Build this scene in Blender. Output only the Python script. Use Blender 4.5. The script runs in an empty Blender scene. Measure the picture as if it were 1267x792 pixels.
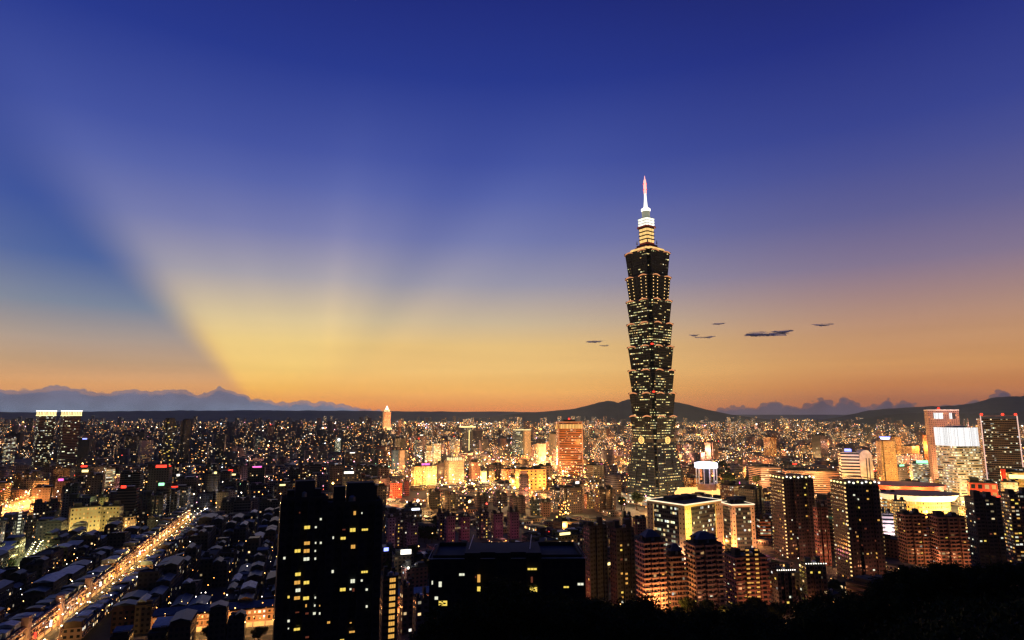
import bpy, math, random
import numpy as np
from mathutils import Vector, noise as mnoise
R = math.radians
rnd = random.Random(11)
sc = bpy.context.scene
COL = sc.collection
# ---------------------------------------------------------------- camera, world, exposure
HC = 133.0                      # camera height above the city
HAZE = 2.2e-5
PITCH = math.atan(116/760)
cam_d = bpy.data.cameras.new('camera'); cam = bpy.data.objects.new('camera', cam_d); COL.objects.link(cam)
cam.location = (0, 0, HC); cam.rotation_euler = (R(90)+PITCH, 0, 0)
cam_d.sensor_width = 36; cam_d.lens = 760/1267*36; cam_d.clip_start = 1; cam_d.clip_end = 300000
sc.camera = cam
sc.view_settings.view_transform = 'Standard'; sc.view_settings.look = 'None'
sc.view_settings.exposure = 0; sc.view_settings.gamma = 1; sc.view_settings.use_curve_mapping = False
sc.render.engine = 'CYCLES'
sc.cycles.use_denoising = True
sc.cycles.max_bounces = 3; sc.cycles.diffuse_bounces = 2; sc.cycles.glossy_bounces = 2; sc.cycles.transparent_max_bounces = 4
sc.cycles.volume_bounces = 0
sc.cycles.sample_clamp_indirect = 3
sc.cycles.use_light_tree = True
try: sc.cycles.pixel_filter_type = 'BLACKMAN_HARRIS'; sc.cycles.filter_width = 1.4
except Exception: pass

def s2l(c):
    return tuple((v/255/12.92 if v/255 <= .04045 else ((v/255+.055)/1.055)**2.4) for v in c)
SP, CP = math.sin(PITCH), math.cos(PITCH)
def ray(px, py):
    dx = (px-633.5)/760; u = (396-py)/760
    return dx/(CP-u*SP), (SP+u*CP)/(CP-u*SP)      # X/Y, Z/Y
def at(px, py, Y):
    a, b = ray(px, py); return Vector((a*Y, Y, HC+b*Y))
def ground(px, py, z=0):
    a, b = ray(px, py); Y = (z-HC)/b; return Vector((a*Y, Y, z))
def proj(x, y, z):
    f = y*CP+(z-HC)*SP; u = -y*SP+(z-HC)*CP
    return 633.5+760*x/f, 396-760*u/f

# node helpers
def mat_new(name):
    m = bpy.data.materials.new(name); m.use_nodes = True; nt = m.node_tree
    for n in list(nt.nodes): nt.nodes.remove(n)
    return m, nt
class N:
    def __init__(s, nt): s.nt = nt
    def n(s, t, **k):
        o = s.nt.nodes.new(t)
        for a, b in k.items(): setattr(o, a, b)
        return o
    def l(s, a, b): s.nt.links.new(a, b)
    def math(s, op, a, b=None, c=None, clamp=False):
        o = s.n('ShaderNodeMath', operation=op); o.use_clamp = clamp
        for i, v in enumerate((a, b, c)):
            if v is None: continue
            if hasattr(v, 'links'): s.l(v, o.inputs[i])
            else: o.inputs[i].default_value = v
        return o.outputs[0]
    def mix(s, f, a, b, blend='MIX'):
        o = s.n('ShaderNodeMix', data_type='RGBA', blend_type=blend)
        for sock, v in ((o.inputs[0], f), (o.inputs[6], a), (o.inputs[7], b)):
            if hasattr(v, 'links'): s.l(v, sock)
            elif isinstance(v, (int, float)): sock.default_value = v
            else: sock.default_value = (*v[:3], 1)
        return o.outputs[2]
    def ramp(s, f, stops, interp='LINEAR'):
        o = s.n('ShaderNodeValToRGB'); cr = o.color_ramp; cr.interpolation = interp
        while len(cr.elements) < len(stops): cr.elements.new(0.5)
        for e, (p, c) in zip(cr.elements, stops):
            e.position = p; e.color = (*c, 1) if len(c) == 3 else c
        s.l(f, o.inputs[0]); return o.outputs[0]
    def mapr(s, v, a, b, c=0, d=1, t='SMOOTHSTEP'):
        o = s.n('ShaderNodeMapRange', interpolation_type=t); s.l(v, o.inputs[0])
        for i, x in enumerate((a, b, c, d)): o.inputs[i+1].default_value = x
        return o.outputs[0]

# ---- the dusk sky: a clear gradient from the afterglow up to deep blue, with the sun's rays fanning out from below the horizon
w = bpy.data.worlds.new('World'); sc.world = w; w.use_nodes = True
nt = w.node_tree
for n in list(nt.nodes): nt.nodes.remove(n)
g = N(nt)
tc = g.n('ShaderNodeTexCoord'); sep = g.n('ShaderNodeSeparateXYZ'); g.l(tc.outputs['Generated'], sep.inputs[0])
X, Y, Z = sep.outputs
elev = g.math('MULTIPLY', g.math('ARCSINE', Z), 180/math.pi)
az = g.math('MULTIPLY', g.math('ARCTAN2', X, Y), 180/math.pi)
ef = g.math('DIVIDE', elev, 40, clamp=True)
def stops(l): return [(e/40, s2l(c)) for e, c in l]
mid = g.ramp(ef, stops([(0, (216,122,66)), (.9, (230,150,76)), (2.2, (238,176,92)), (4.0, (238,192,116)), (6.2, (228,190,124)), (8.4, (200,180,150)), (12, (150,148,168)), (16, (112,120,172)), (20, (84,98,168)), (23, (66,82,160)), (30, (38,56,140)), (36.5, (29,42,122)), (40, (27,38,112))]))
glow = g.ramp(ef, stops([(0, (226,126,60)), (.9, (236,156,72)), (2.2, (245,188,88)), (4.0, (247,210,118)), (6.2, (244,216,138)), (8.4, (230,208,154)), (12, (180,172,172)), (16, (130,130,176)), (20, (94,104,170)), (23, (74,86,162)), (30, (42,56,140)), (36.5, (30,40,118)), (40, (27,44,122))]))
right = g.ramp(ef, stops([(0, (146,84,60)), (.9, (166,98,64)), (2.2, (190,120,70)), (4.0, (200,142,88)), (6.2, (190,142,106)), (8.4, (170,134,122)), (12, (128,114,142)), (16, (94,94,146)), (20, (70,78,146)), (23, (54,66,142)), (30, (34,46,126)), (36.5, (26,34,104)), (40, (24,34,100))]))
beam = g.ramp(ef, stops([(0, (205,135,85)), (.9, (212,144,92)), (2.2, (216,156,100)), (4.0, (190,156,124)), (6.2, (160,148,144)), (8.4, (116,130,154)), (12, (64,94,156)), (16, (40,74,152)), (20, (37,63,144)), (23, (33,54,134)), (30, (30,46,120)), (36.5, (26,38,108)), (40, (22,32,95))]))
# coordinates of the fan: tangent plane round the sun's azimuth
SX, SZ = ray(338, 532)
yy = g.math('MAXIMUM', Y, .02)
rx = g.math('SUBTRACT', g.math('DIVIDE', X, yy), SX)
rz = g.math('SUBTRACT', g.math('DIVIDE', Z, yy), SZ)
phi = g.math('MULTIPLY', g.math('ARCTAN2', rx, rz), 180/math.pi)      # 0 = straight up, negative = left
rr = g.math('SQRT', g.math('ADD', g.math('MULTIPLY', rx, rx), g.math('MULTIPLY', rz, rz)))
azr = g.mapr(az, -3, 34)
c = g.mix(azr, mid, right)
gl = g.math('MULTIPLY', g.mapr(phi, -44, -30), g.mapr(phi, 15, 72, 1, 0))
gl = g.math('MULTIPLY', gl, g.mapr(rr, .62, .12))
c = g.mix(g.math('MULTIPLY', gl, .55), c, glow)
bm = g.mapr(phi, -49, -35, 1, 0)
bm2 = g.mapr(phi, -62, -74, 0, 1)
bmf = g.math('MULTIPLY', bm, g.mapr(rr, 1.25, .3, .3, 1))
c = g.mix(g.math('MULTIPLY', bmf, .97), c, beam)
# softer streaks inside the fan
S2X, S2Z = ray(392, 545)
phi2 = g.math('MULTIPLY', g.math('ARCTAN2', g.math('SUBTRACT', g.math('DIVIDE', X, yy), S2X), g.math('SUBTRACT', g.math('DIVIDE', Z, yy), S2Z)), 180/math.pi)
pf = g.math('DIVIDE', g.math('ADD', phi2, 90), 180, clamp=True)
def P(a): return (a+90)/180
def gr(v): return (v, v, v)
streak = g.ramp(pf, [(P(a_), gr(v_)) for a_, v_ in ((-88, .5), (-76, .54), (-70, .49), (-62, .52), (-54, .47), (-46, .5), (-38, .53), (-31, .49), (-24, .53), (-17, .49), (-9, .5), (-4, .53), (0, .55), (4, .63), (8, .58), (12, .53), (17, .51), (22, .43), (27, .40), (32, .45), (38, .56), (44, .53), (50, .48), (57, .52), (66, .49), (76, .51))], 'B_SPLINE')
stf = g.math('MULTIPLY', g.mapr(elev, 1.5, 14), g.mapr(elev, 19, 34, 1, .1))
k = g.math('ADD', 1, g.math('MULTIPLY', g.math('SUBTRACT', streak, .5), g.math('MULTIPLY', stf, 1.25)))
kc = g.n('ShaderNodeCombineColor'); g.l(g.math('POWER', k, 1.25), kc.inputs[0]); g.l(g.math('POWER', k, .95), kc.inputs[1]); g.l(g.math('POWER', k, .35), kc.inputs[2])
c = g.mix(1.0, c, kc.outputs[0], 'MULTIPLY')
# thin streaks of high cirrus-like unevenness near the horizon
ns = g.n('ShaderNodeTexNoise'); mp = g.n('ShaderNodeMapping'); mp.inputs['Scale'].default_value = (1.2, 1.2, 22)
g.l(tc.outputs['Generated'], mp.inputs[0]); g.l(mp.outputs[0], ns.inputs[0]); ns.inputs['Scale'].default_value = 2.2; ns.inputs['Detail'].default_value = 5
nv = g.math('MULTIPLY', g.math('SUBTRACT', ns.outputs[0], .5), g.mapr(elev, 1, 11, .5, .0))
c = g.mix(1.0, c, g.mix(g.math('ADD', .5, nv), (.72, .66, .66), (1.28, 1.34, 1.34)), 'MULTIPLY')
# the eastern half behind the hill is plain deep dusk blue, and below the horizon it stays dark
east = g.ramp(ef, stops([(0, (40,46,62)), (6, (40,46,66)), (15, (34,42,68)), (40, (22,30,66))]))
c = g.mix(g.mapr(Y, .25, -.35), c, east)
c = g.mix(g.mapr(elev, -.2, -4), c, s2l((30, 26, 30)))
sky = g.n('ShaderNodeTexSky', sky_type='NISHITA'); sky.sun_disc = False; sky.sun_elevation = R(0.5); sky.sun_rotation = R(-21)
c = g.mix(1.0, c, g.mix(1.0, sky.outputs[0], (.0012, .0012, .0012), 'MULTIPLY'), 'ADD')
# far cloud banks lying along the horizon
def bank(c, a0, a1, tab, base, ctop, cbot, puff, soft, seed):
    st = []
    for px, py in tab:
        x_, z_ = ray(px, py); st.append(((math.degrees(math.atan(x_))-a0)/(a1-a0), (math.degrees(math.atan(z_/math.hypot(x_, 1))),)*3))
    st = [(p_, (max(0, v_[0]/5),)*3) for p_, v_ in st if 0 <= p_ <= 1][:32]
    f_ = g.math('DIVIDE', g.math('SUBTRACT', az, a0), a1-a0); tp = g.math('MULTIPLY', g.ramp(f_, st), 5)
    v_ = g.n('ShaderNodeTexVoronoi', feature='F1'); v_.inputs['Scale'].default_value = 95
    mpp = g.n('ShaderNodeMapping'); mpp.inputs['Location'].default_value = (seed, seed*.3, 0); mpp.inputs['Scale'].default_value = (1, 1, 1.5); g.l(tc.outputs['Generated'], mpp.inputs[0]); g.l(mpp.outputs[0], v_.inputs[0])
    n_ = g.n('ShaderNodeTexNoise'); n_.inputs['Scale'].default_value = 28; n_.inputs['Detail'].default_value = 5; g.l(mpp.outputs[0], n_.inputs[0])
    tp = g.math('ADD', tp, g.math('MULTIPLY', g.math('SUBTRACT', .5, v_.outputs[0]), puff)); tp = g.math('ADD', tp, g.math('MULTIPLY', g.math('SUBTRACT', n_.outputs[0], .5), puff*.9))
    d_ = g.math('SUBTRACT', tp, elev); m_ = g.mapr(d_, -soft*.5, soft)
    m_ = g.math('MULTIPLY', m_, g.math('MULTIPLY', g.mapr(f_, 0, .02), g.mapr(f_, 1, .97)))
    col_ = g.mix(g.mapr(elev, 0, base), s2l(cbot), s2l(ctop))
    sh_ = g.mapr(n_.outputs[0], .35, .65, .9, 1.1); cs_ = g.n('ShaderNodeCombineColor'); [g.l(sh_, cs_.inputs[i]) for i in range(3)]
    col_ = g.mix(1.0, col_, cs_.outputs[0], 'MULTIPLY')
    rim = g.math('MULTIPLY', g.mapr(d_, 0, soft*1.6), g.mapr(d_, soft*4, soft*1.2)); col_ = g.mix(g.math('MULTIPLY', rim, .30), col_, c)
    return g.mix(g.math('MULTIPLY', m_, .94), c, col_)
c = bank(c, -46, -6, [(-40, 482), (20, 482), (48, 481), (62, 479), (80, 478), (95, 481), (110, 484), (130, 485), (150, 483), (170, 482), (185, 485), (205, 483), (228, 482), (243, 488), (255, 487), (262, 483), (271, 479), (282, 481), (293, 485), (302, 487), (310, 493), (325, 493), (345, 498), (360, 499), (366, 496), (378, 495), (388, 499), (400, 497), (425, 501), (450, 506), (500, 512)], 1.9, (100,104,128), (98,116,140), .30, .10, 4)
c = bank(c, 13, 44, [(850, 511), (885, 507), (900, 503), (920, 504), (940, 501), (952, 498), (960, 495), (970, 501), (990, 502), (1003, 497), (1012, 496), (1017, 490), (1026, 496), (1032, 500), (1040, 493), (1052, 493), (1066, 503), (1085, 501), (1098, 493), (1106, 500), (1116, 495), (1126, 498), (1140, 505), (1180, 500), (1200, 498), (1208, 490), (1218, 498), (1230, 486), (1243, 483), (1252, 492), (1300, 496)], 1.6, (72,64,82), (76,70,88), .55, .09, 9)
# what the haze over the basin takes away low down the sky beyond it has in hand
pth = g.math('MINIMUM', 17000.0, g.math('DIVIDE', 470.0, g.math('MAXIMUM', Z, .01)))
bo = g.math('EXPONENT', g.math('MULTIPLY', pth, HAZE*.8)); bc = g.n('ShaderNodeCombineColor'); [g.l(bo, bc.inputs[i]) for i in range(3)]
c = g.mix(g.mapr(Y, -.1, .2), c, g.mix(1.0, c, bc.outputs[0], 'MULTIPLY'))
bg = g.n('ShaderNodeBackground'); bg.inputs[1].default_value = 1.0; g.l(c, bg.inputs[0])
wo = g.n('ShaderNodeOutputWorld'); g.l(bg.outputs[0], wo.inputs[0])
w.cycles.sampling_method = 'MANUAL'; w.cycles.sample_map_resolution = 512

# ---------------------------------------------------------------- object helpers
def tag(o, label=None, cat=None, group=None, kind=None):
    if label: o['label'] = label
    if cat: o['category'] = cat
    if group: o['group'] = group
    if kind: o['kind'] = kind
    return o
def link(o, parent=None):
    COL.objects.link(o)
    if parent: o.parent = parent
    return o
def empty(name, loc=(0, 0, 0), rz=0):
    o = bpy.data.objects.new(name, None); link(o); o.location = loc; o.rotation_euler = (0, 0, rz); o.empty_display_size = 1
    return o
def copy_tree(o, parent=None, color=None):
    c = o.copy(); link(c)
    if parent: c.parent = parent
    for ch in list(o.children): copy_tree(ch, c)
    return c
class M:
    def __init__(s): s.v = []; s.ix = {}; s.f = []; s.m = []; s.uv = []
    def p(s, c):
        k = (round(c[0], 3), round(c[1], 3), round(c[2], 3))
        if k not in s.ix: s.ix[k] = len(s.v); s.v.append(k)
        return s.ix[k]
    def face(s, pts, mi=0, uv=None):
        idx = [s.p(q) for q in pts]
        if len(set(idx)) < len(idx) or len(idx) < 3: return
        s.f.append(idx); s.m.append(mi); s.uv.append(uv or [(0, 0)]*len(idx))
    def ring(s, A, B, za, zb, mi=0, us=None, va=0, vb=0):
        n = len(A)
        for i in range(n):
            j = (i+1) % n
            u0, u1 = us[i] if us else (0, 0)
            s.face([(*A[i], za), (*A[j], za), (*B[j], zb), (*B[i], zb)], mi, [(u0, va), (u1, va), (u1, vb), (u0, vb)])
    def cap(s, A, z, mi=1): s.face([(*q, z) for q in A], mi)
    def prism(s, A, z0, z1, cw=3., ch=3.1, mi=0, mt=1, B=None, top=True, v0=0):
        us = cells(A, cw); nf = max(1, round((z1-z0)/ch)) if ch else 0
        s.ring(A, B or A, z0, z1, mi, us if ch else None, v0, v0+nf)
        if top: s.cap(B or A, z1, mt)
    def box(s, cx, cy, w, d, z0, z1, mi=0, mt=None):
        A = rect(w, d, cx, cy); s.ring(A, A, z0, z1, mi); s.cap(A, z1, mi if mt is None else mt); s.face([(*q, z0) for q in A[::-1]], mi)
    def tube(s, pts, r, n=6, mi=0):
        rings = []
        for i, q in enumerate(pts):
            a = Vector(pts[max(0, i-1)]); b = Vector(pts[min(len(pts)-1, i+1)]); t = (b-a).normalized()
            x = t.cross(Vector((0, 0, 1)));  x = Vector((1, 0, 0)) if x.length < 1e-3 else x.normalized(); y = t.cross(x)
            ri = r[i] if isinstance(r, (list, tuple)) else r
            rings.append([Vector(q)+(x*math.cos(2*math.pi*k/n)+y*math.sin(2*math.pi*k/n))*ri for k in range(n)])
        for a, b in zip(rings, rings[1:]):
            for k in range(n): s.face([a[k], a[(k+1) % n], b[(k+1) % n], b[k]], mi)
        s.face(rings[0][::-1], mi); s.face(rings[-1], mi)
    def lathe(s, prof, n=16, mi=0, cx=0, cy=0):
        rg = [[(cx+r*math.cos(2*math.pi*k/n), cy+r*math.sin(2*math.pi*k/n)) for k in range(n)] for r, z in prof]
        for (a, b, (ra, za), (rb, zb)) in zip(rg, rg[1:], prof, prof[1:]): s.ring(a, b, za, zb, mi)
        s.face([(*q, prof[0][1]) for q in rg[0][::-1]], mi); s.cap(rg[-1], prof[-1][1], mi)
    def mesh(s, name, mats):
        me = bpy.data.meshes.new(name); me.from_pydata(s.v, [], s.f)
        ul = me.uv_layers.new(name='UVMap')
        flat = [c for f in s.uv for q in f for c in q]
        if len(flat) == len(ul.data)*2: ul.data.foreach_set('uv', flat)
        for m in mats: me.materials.append(m)
        me.polygons.foreach_set('material_index', [min(i, len(mats)-1) for i in s.m])
        return me
    def obj(s, name, mats, parent=None, color=None, loc=None):
        if not isinstance(mats, (list, tuple)): mats = [mats]
        o = bpy.data.objects.new(name, s.mesh(name, mats)); link(o, parent)
        if color: o.color = color if len(color) == 4 else (*color, .2)
        if loc: o.location = loc
        return o
def rect(w, d, cx=0, cy=0): return [(cx-w/2, cy-d/2), (cx+w/2, cy-d/2), (cx+w/2, cy+d/2), (cx-w/2, cy+d/2)]
def cells(A, cw):
    out = []; u = 0
    for i in range(len(A)):
        a, b = A[i], A[(i+1) % len(A)]; L = math.hypot(b[0]-a[0], b[1]-a[1]); k = max(1, round(L/cw))
        if L < cw*.6: out.append((0, 0))
        else: out.append((u, u+k)); u += k
    return out
def notched(w, d, n, m=None):
    m = m or n; a, b = w/2, d/2
    return [(-a+n, -b), (a-n, -b), (a-n, -b+m), (a, -b+m), (a, b-m), (a-n, b-m), (a-n, b), (-a+n, b), (-a+n, b-m), (-a, b-m), (-a, -b+m), (-a+n, -b+m)]
def bayplan(w, d, bays, dep):
    """front and back walls broken by recesses"""
    a, b = w/2, d/2; st = w/(2*bays-1); pts = []
    x = -a
    for i in range(2*bays-1):
        yv = -b if i % 2 == 0 else -b+dep
        pts += [(x, yv), (x+st, yv)]; x += st
    pts2 = [(-q[0], -q[1]) for q in pts]
    return pts+pts2
def offset(A, t):
    out = []; n = len(A)
    for i in range(n):
        p, q, r_ = Vector(A[i-1]), Vector(A[i]), Vector(A[(i+1) % n])
        e1 = (q-p).normalized(); e2 = (r_-q).normalized(); n1 = Vector((e1.y, -e1.x)); n2 = Vector((e2.y, -e2.x))
        k = max(.3, 1+n1.dot(n2)); v = q+(n1+n2)*(t/k); out.append((v.x, v.y))
    return out

# ---------------------------------------------------------------- materials
def noise_fac(g, scale, lo, hi, coord='Object'):
    t = g.n('ShaderNodeTexCoord'); n = g.n('ShaderNodeTexNoise'); n.inputs['Scale'].default_value = scale; n.inputs['Detail'].default_value = 4
    g.l(t.outputs[coord], n.inputs[0]); return g.mapr(n.outputs[0], .3, .7, lo, hi, 'LINEAR')
def plain(name, col, rough=.8, metal=0, emit=None, es=0, nscale=.15, nv=.25, objcol=False):
    m, nt = mat_new(name); g = N(nt); b = g.n('ShaderNodeBsdfPrincipled'); o = g.n('ShaderNodeOutputMaterial'); g.l(b.outputs[0], o.inputs[0])
    if objcol: base = g.n('ShaderNodeObjectInfo').outputs['Color']
    else: rgb = g.n('ShaderNodeRGB'); rgb.outputs[0].default_value = (*col, 1); base = rgb.outputs[0]
    f = noise_fac(g, nscale, 1-nv, 1+nv)
    cc = g.n('ShaderNodeCombineColor'); [g.l(f, cc.inputs[i]) for i in range(3)]
    g.l(g.mix(1.0, base, cc.outputs[0], 'MULTIPLY'), b.inputs['Base Color'])
    b.inputs['Roughness'].default_value = rough; b.inputs['Metallic'].default_value = metal
    b.inputs['Specular IOR Level'].default_value = .3
    if emit: b.inputs['Emission Color'].default_value = (*emit, 1); b.inputs['Emission Strength'].default_value = es
    m.cycles.emission_sampling = 'NONE'
    return m
def glowm(name, col, s, stripes=None):
    m, nt = mat_new(name); g = N(nt); e = g.n('ShaderNodeEmission'); o = g.n('ShaderNodeOutputMaterial'); g.l(e.outputs[0], o.inputs[0])
    e.inputs[0].default_value = (*col, 1); e.inputs[1].default_value = s; m.cycles.emission_sampling = 'NONE'
    if stripes:
        t = g.n('ShaderNodeTexCoord'); sp = g.n('ShaderNodeSeparateXYZ'); g.l(t.outputs['UV'], sp.inputs[0])
        fr = g.math('FRACT', sp.outputs[0]); mk = g.math('GREATER_THAN', fr, stripes); wn = g.n('ShaderNodeTexWhiteNoise', noise_dimensions='1D')
        g.l(g.math('FLOOR', sp.outputs[0]), wn.inputs['W'])
        g.l(g.math('MULTIPLY', g.math('MULTIPLY_ADD', mk, .85, .15), g.math('MULTIPLY_ADD', wn.outputs[0], s*.5, s*.75)), e.inputs[1])
    return m
WARM = [(0, (1, .42, .12)), (.35, (1, .62, .26)), (.7, (1, .8, .45)), (.9, (1, .93, .75)), (1, (.8, .95, 1))]
OFFICE = [(0, (1, .6, .22)), (.3, (1, .85, .45)), (.6, (.9, 1, .62)), (.85, (1, .96, .8)), (1, (.75, .92, 1))]
GOLD = [(0, (1, .36, .06)), (.5, (1, .55, .14)), (1, (1, .75, .3))]
def facade(name, win=(.22, .78, .3, .8), pal=WARM, S=2.2, corr=.0, attr=False, glass=(.012, .016, .024), dim=.1, wallk=1., fade=0.):
    """wall with a grid of windows; some are lit. UV counts windows along the wall and storeys up it"""
    m, nt = mat_new(name); g = N(nt); b = g.n('ShaderNodeBsdfPrincipled'); o = g.n('ShaderNodeOutputMaterial'); g.l(b.outputs[0], o.inputs[0])
    t = g.n('ShaderNodeTexCoord'); sp = g.n('ShaderNodeSeparateXYZ'); g.l(t.outputs['UV'], sp.inputs[0]); u, v = sp.outputs[0], sp.outputs[1]
    if attr:
        a = g.n('ShaderNodeAttribute', attribute_name='tone', attribute_type='GEOMETRY'); base, alpha, seed = a.outputs['Color'], a.outputs['Alpha'], 0.0
    else:
        a = g.n('ShaderNodeObjectInfo'); base, alpha, seed = a.outputs['Color'], a.outputs['Alpha'], g.math('MULTIPLY', a.outputs['Random'], 317)
    fu, fv = g.math('FRACT', u), g.math('FRACT', v)
    mask = g.math('MULTIPLY', g.math('MULTIPLY', g.math('GREATER_THAN', fu, win[0]), g.math('LESS_THAN', fu, win[1])), g.math('MULTIPLY', g.math('GREATER_THAN', fv, win[2]), g.math('LESS_THAN', fv, win[3])))
    cx = g.math('FLOOR', u); cy = g.math('FLOOR', v)
    def wn(x, y, z):
        cmb = g.n('ShaderNodeCombineXYZ')
        for i, q in enumerate((x, y, z)):
            if hasattr(q, 'links'): g.l(q, cmb.inputs[i])
            else: cmb.inputs[i].default_value = q
        n = g.n('ShaderNodeTexWhiteNoise', noise_dimensions='3D'); g.l(cmb.outputs[0], n.inputs[0]); return n
    n1 = wn(cx, cy, seed)
    n2 = wn(g.math('FLOOR', g.math('DIVIDE', u, 5)), cy, g.math('ADD', seed, 7.3))
    val = g.math('ADD', g.math('MULTIPLY', n1.outputs[0], 1-corr), g.math('MULTIPLY', n2.outputs[0], corr))
    lit = g.math('MULTIPLY', mask, g.math('LESS_THAN', val, alpha))
    cs = g.n('ShaderNodeSeparateColor'); g.l(n1.outputs[1], cs.inputs[0])
    col = g.ramp(cs.outputs[1], pal)
    st = g.math('MULTIPLY', lit, g.math('MULTIPLY_ADD', g.math('POWER', cs.outputs[2], 2.0), S, S*dim))
    g.l(col, b.inputs['Emission Color']); g.l(st, b.inputs['Emission Strength'])
    f = noise_fac(g, .06, .75*wallk, 1.2*wallk); cc = g.n('ShaderNodeCombineColor'); [g.l(f, cc.inputs[i]) for i in range(3)]
    wall = g.mix(1.0, base, cc.outputs[0], 'MULTIPLY')
    g.l(g.mix(mask, wall, glass), b.inputs['Base Color'])
    g.l(g.math('MULTIPLY_ADD', mask, -.6, .8), b.inputs['Roughness'])
    b.inputs['Specular IOR Level'].default_value = .4
    m.cycles.emission_sampling = 'NONE'
    return m
MT = dict(
    apt=facade('apartment_facade', (.25, .75, .3, .78), WARM, 1.6),
    apt_dark=facade('dark_tower_facade', (.2, .8, .28, .74), WARM, 1.0, wallk=.8),
    office=facade('office_facade', (.06, .94, .35, .85), OFFICE, 1.5, corr=.45),
    ribbon=facade('ribbon_facade', (.0, 1.0, .4, .9), OFFICE, 1.3, corr=.6),
    gold=facade('gold_facade', (.2, .8, .25, .8), GOLD, 1.1, dim=.5),
    grid=facade('grid_facade', (.3, .72, .3, .75), GOLD, 1.0, dim=.3),
    tower=facade('landmark_tower_glass', (.03, .97, .3, .62), [(0, (1, .55, .18)), (.4, (1, .78, .32)), (.8, (.92, .95, .42)), (1, (1, .9, .65))], 1.8, corr=.68, glass=(.01, .018, .02)),
    city=facade('distant_facade', (.2, .8, .3, .8), [(0, (1, .34, .07)), (.4, (1, .5, .14)), (.7, (1, .68, .3)), (.9, (1, .85, .6)), (1, (.7, .85, 1))], 4.2, attr=True, dim=.05),
    roof=plain('flat_roof', (.045, .05, .05), .85),
    roofo=plain('roof_painted', (.1, .1, .1), .42, objcol=True, nscale=.3, nv=.3),
    concrete=plain('concrete', (.22, .2, .19), .85),
    darkwall=plain('dark_render', (.03, .03, .034), .8),
    dark=plain('dark_metal', (.03, .03, .035), .5),
    steel=plain('steel', (.35, .36, .38), .35, .8),
    salmon=plain('ledge_metal_glow', (.3, .16, .12), .6, emit=(1, .4, .16), es=.6),  # canopy arcs: their floodlit tone is put in as emission
    white=plain('white_paint', (.75, .74, .7), .6),
    pink=plain('pink_render', (.4, .24, .2), .8),
    red=plain('red_paint_glow', (.5, .035, .02), .5, emit=(1, .05, .01), es=.35),  # disc roof and pylon glow by emission in the paint
    bark=plain('bark', (.035, .025, .018), .9),
    g_gold=glowm('light_gold', (1, .56, .16), 1.7), g_yel=glowm('light_yellow', (1, .8, .3), 2.2), g_white=glowm('light_white', (1, .93, .78), 2.4), g_cool=glowm('light_cool_white', (.8, .86, 1), 2.6),
    g_blue=glowm('light_blue', (.25, .3, 1), 3), g_red=glowm('light_red', (1, .04, .02), 3), g_green=glowm('light_green', (.35, 1, .5), 2), g_or=glowm('light_orange', (1, .36, .06), 2.2),
    g_pink=glowm('light_pink', (1, .62, .5), 1.0), g_cream=glowm('light_cream', (1, .78, .5), 1.5), g_mag=glowm('light_magenta', (1, .15, .55), 1.8),
    s_white=glowm('striped_white_light', (.95, .92, .9), 1.5, stripes=.34), s_gold=glowm('striped_gold_light', (1, .75, .34), 1.6, stripes=.3),
    w_yel=plain('window_glow_yellow', (.1, .08, .03), .4, emit=(1, .72, .12), es=1.0, nscale=2.2, nv=.5), w_or=plain('window_glow_amber', (.1, .06, .02), .4, emit=(1, .5, .1), es=.8),
    w_wh=plain('window_glow_white', (.1, .1, .09), .4, emit=(.95, .95, .72), es=.9), w_dim=plain('window_glow_dim', (.08, .04, .03), .4, emit=(.8, .2, .1), es=.16), w_hot=plain('window_glow_bright', (.1, .1, .09), .4, emit=(1, .62, .22), es=1.7),
)
def light(x, y, z, p, col=(1, .5, .17), r=1.2, parent=None, kind='POINT', name='lamp_light', rot=None, size=None, spot=None):
    d = bpy.data.lights.new(name, kind); d.energy = p; d.color = col
    if kind == 'AREA': d.size = size or 4
    else: d.shadow_soft_size = r
    if spot: d.spot_size = spot; d.spot_blend = .6
    o = bpy.data.objects.new(name, d); link(o, parent); o.location = (x, y, z)
    if rot: o.rotation_euler = rot
    return o

# ---------------------------------------------------------------- ground, hills, roads
def gridmesh(name, fx, nu, nv, mats, parent=None, smooth=True):
    vs = [fx(i/(nu-1), j/(nv-1)) for j in range(nv) for i in range(nu)]
    fs = [(j*nu+i, j*nu+i+1, (j+1)*nu+i+1, (j+1)*nu+i) for j in range(nv-1) for i in range(nu-1)]
    me = bpy.data.meshes.new(name); me.from_pydata(vs, [], fs)
    for m in mats: me.materials.append(m)
    if smooth: me.polygons.foreach_set('use_smooth', [True]*len(fs))
    o = bpy.data.objects.new(name, me); link(o, parent); return o
mg, nt = mat_new('city_ground'); g = N(nt); b = g.n('ShaderNodeBsdfPrincipled'); o_ = g.n('ShaderNodeOutputMaterial'); g.l(b.outputs[0], o_.inputs[0])
f1 = noise_fac(g, .012, 0, 1); f2 = noise_fac(g, .2, 0, 1)
g.l(g.mix(f1, (.03, .03, .03), g.mix(f2, (.04, .038, .034), (.015, .02, .012))), b.inputs['Base Color']); b.inputs['Roughness'].default_value = .85
S_ = 90000
m_ = M(); m_.face([(-S_, -20000, 0), (S_, -20000, 0), (S_, S_, 0), (-S_, S_, 0)]); tag(m_.obj('ground', mg), kind='structure')
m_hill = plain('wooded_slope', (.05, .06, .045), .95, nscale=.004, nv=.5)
def interp(tab, x):
    if x <= tab[0][0]: return tab[0][1]
    for (a, ya), (b_, yb) in zip(tab, tab[1:]):
        if x <= b_: return ya+(yb-ya)*(x-a)/(b_-a)
    return tab[-1][1]
def fbm(x, y, o=4): return mnoise.fractal((x, y, .3), 1.0, 2.0, o)
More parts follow.
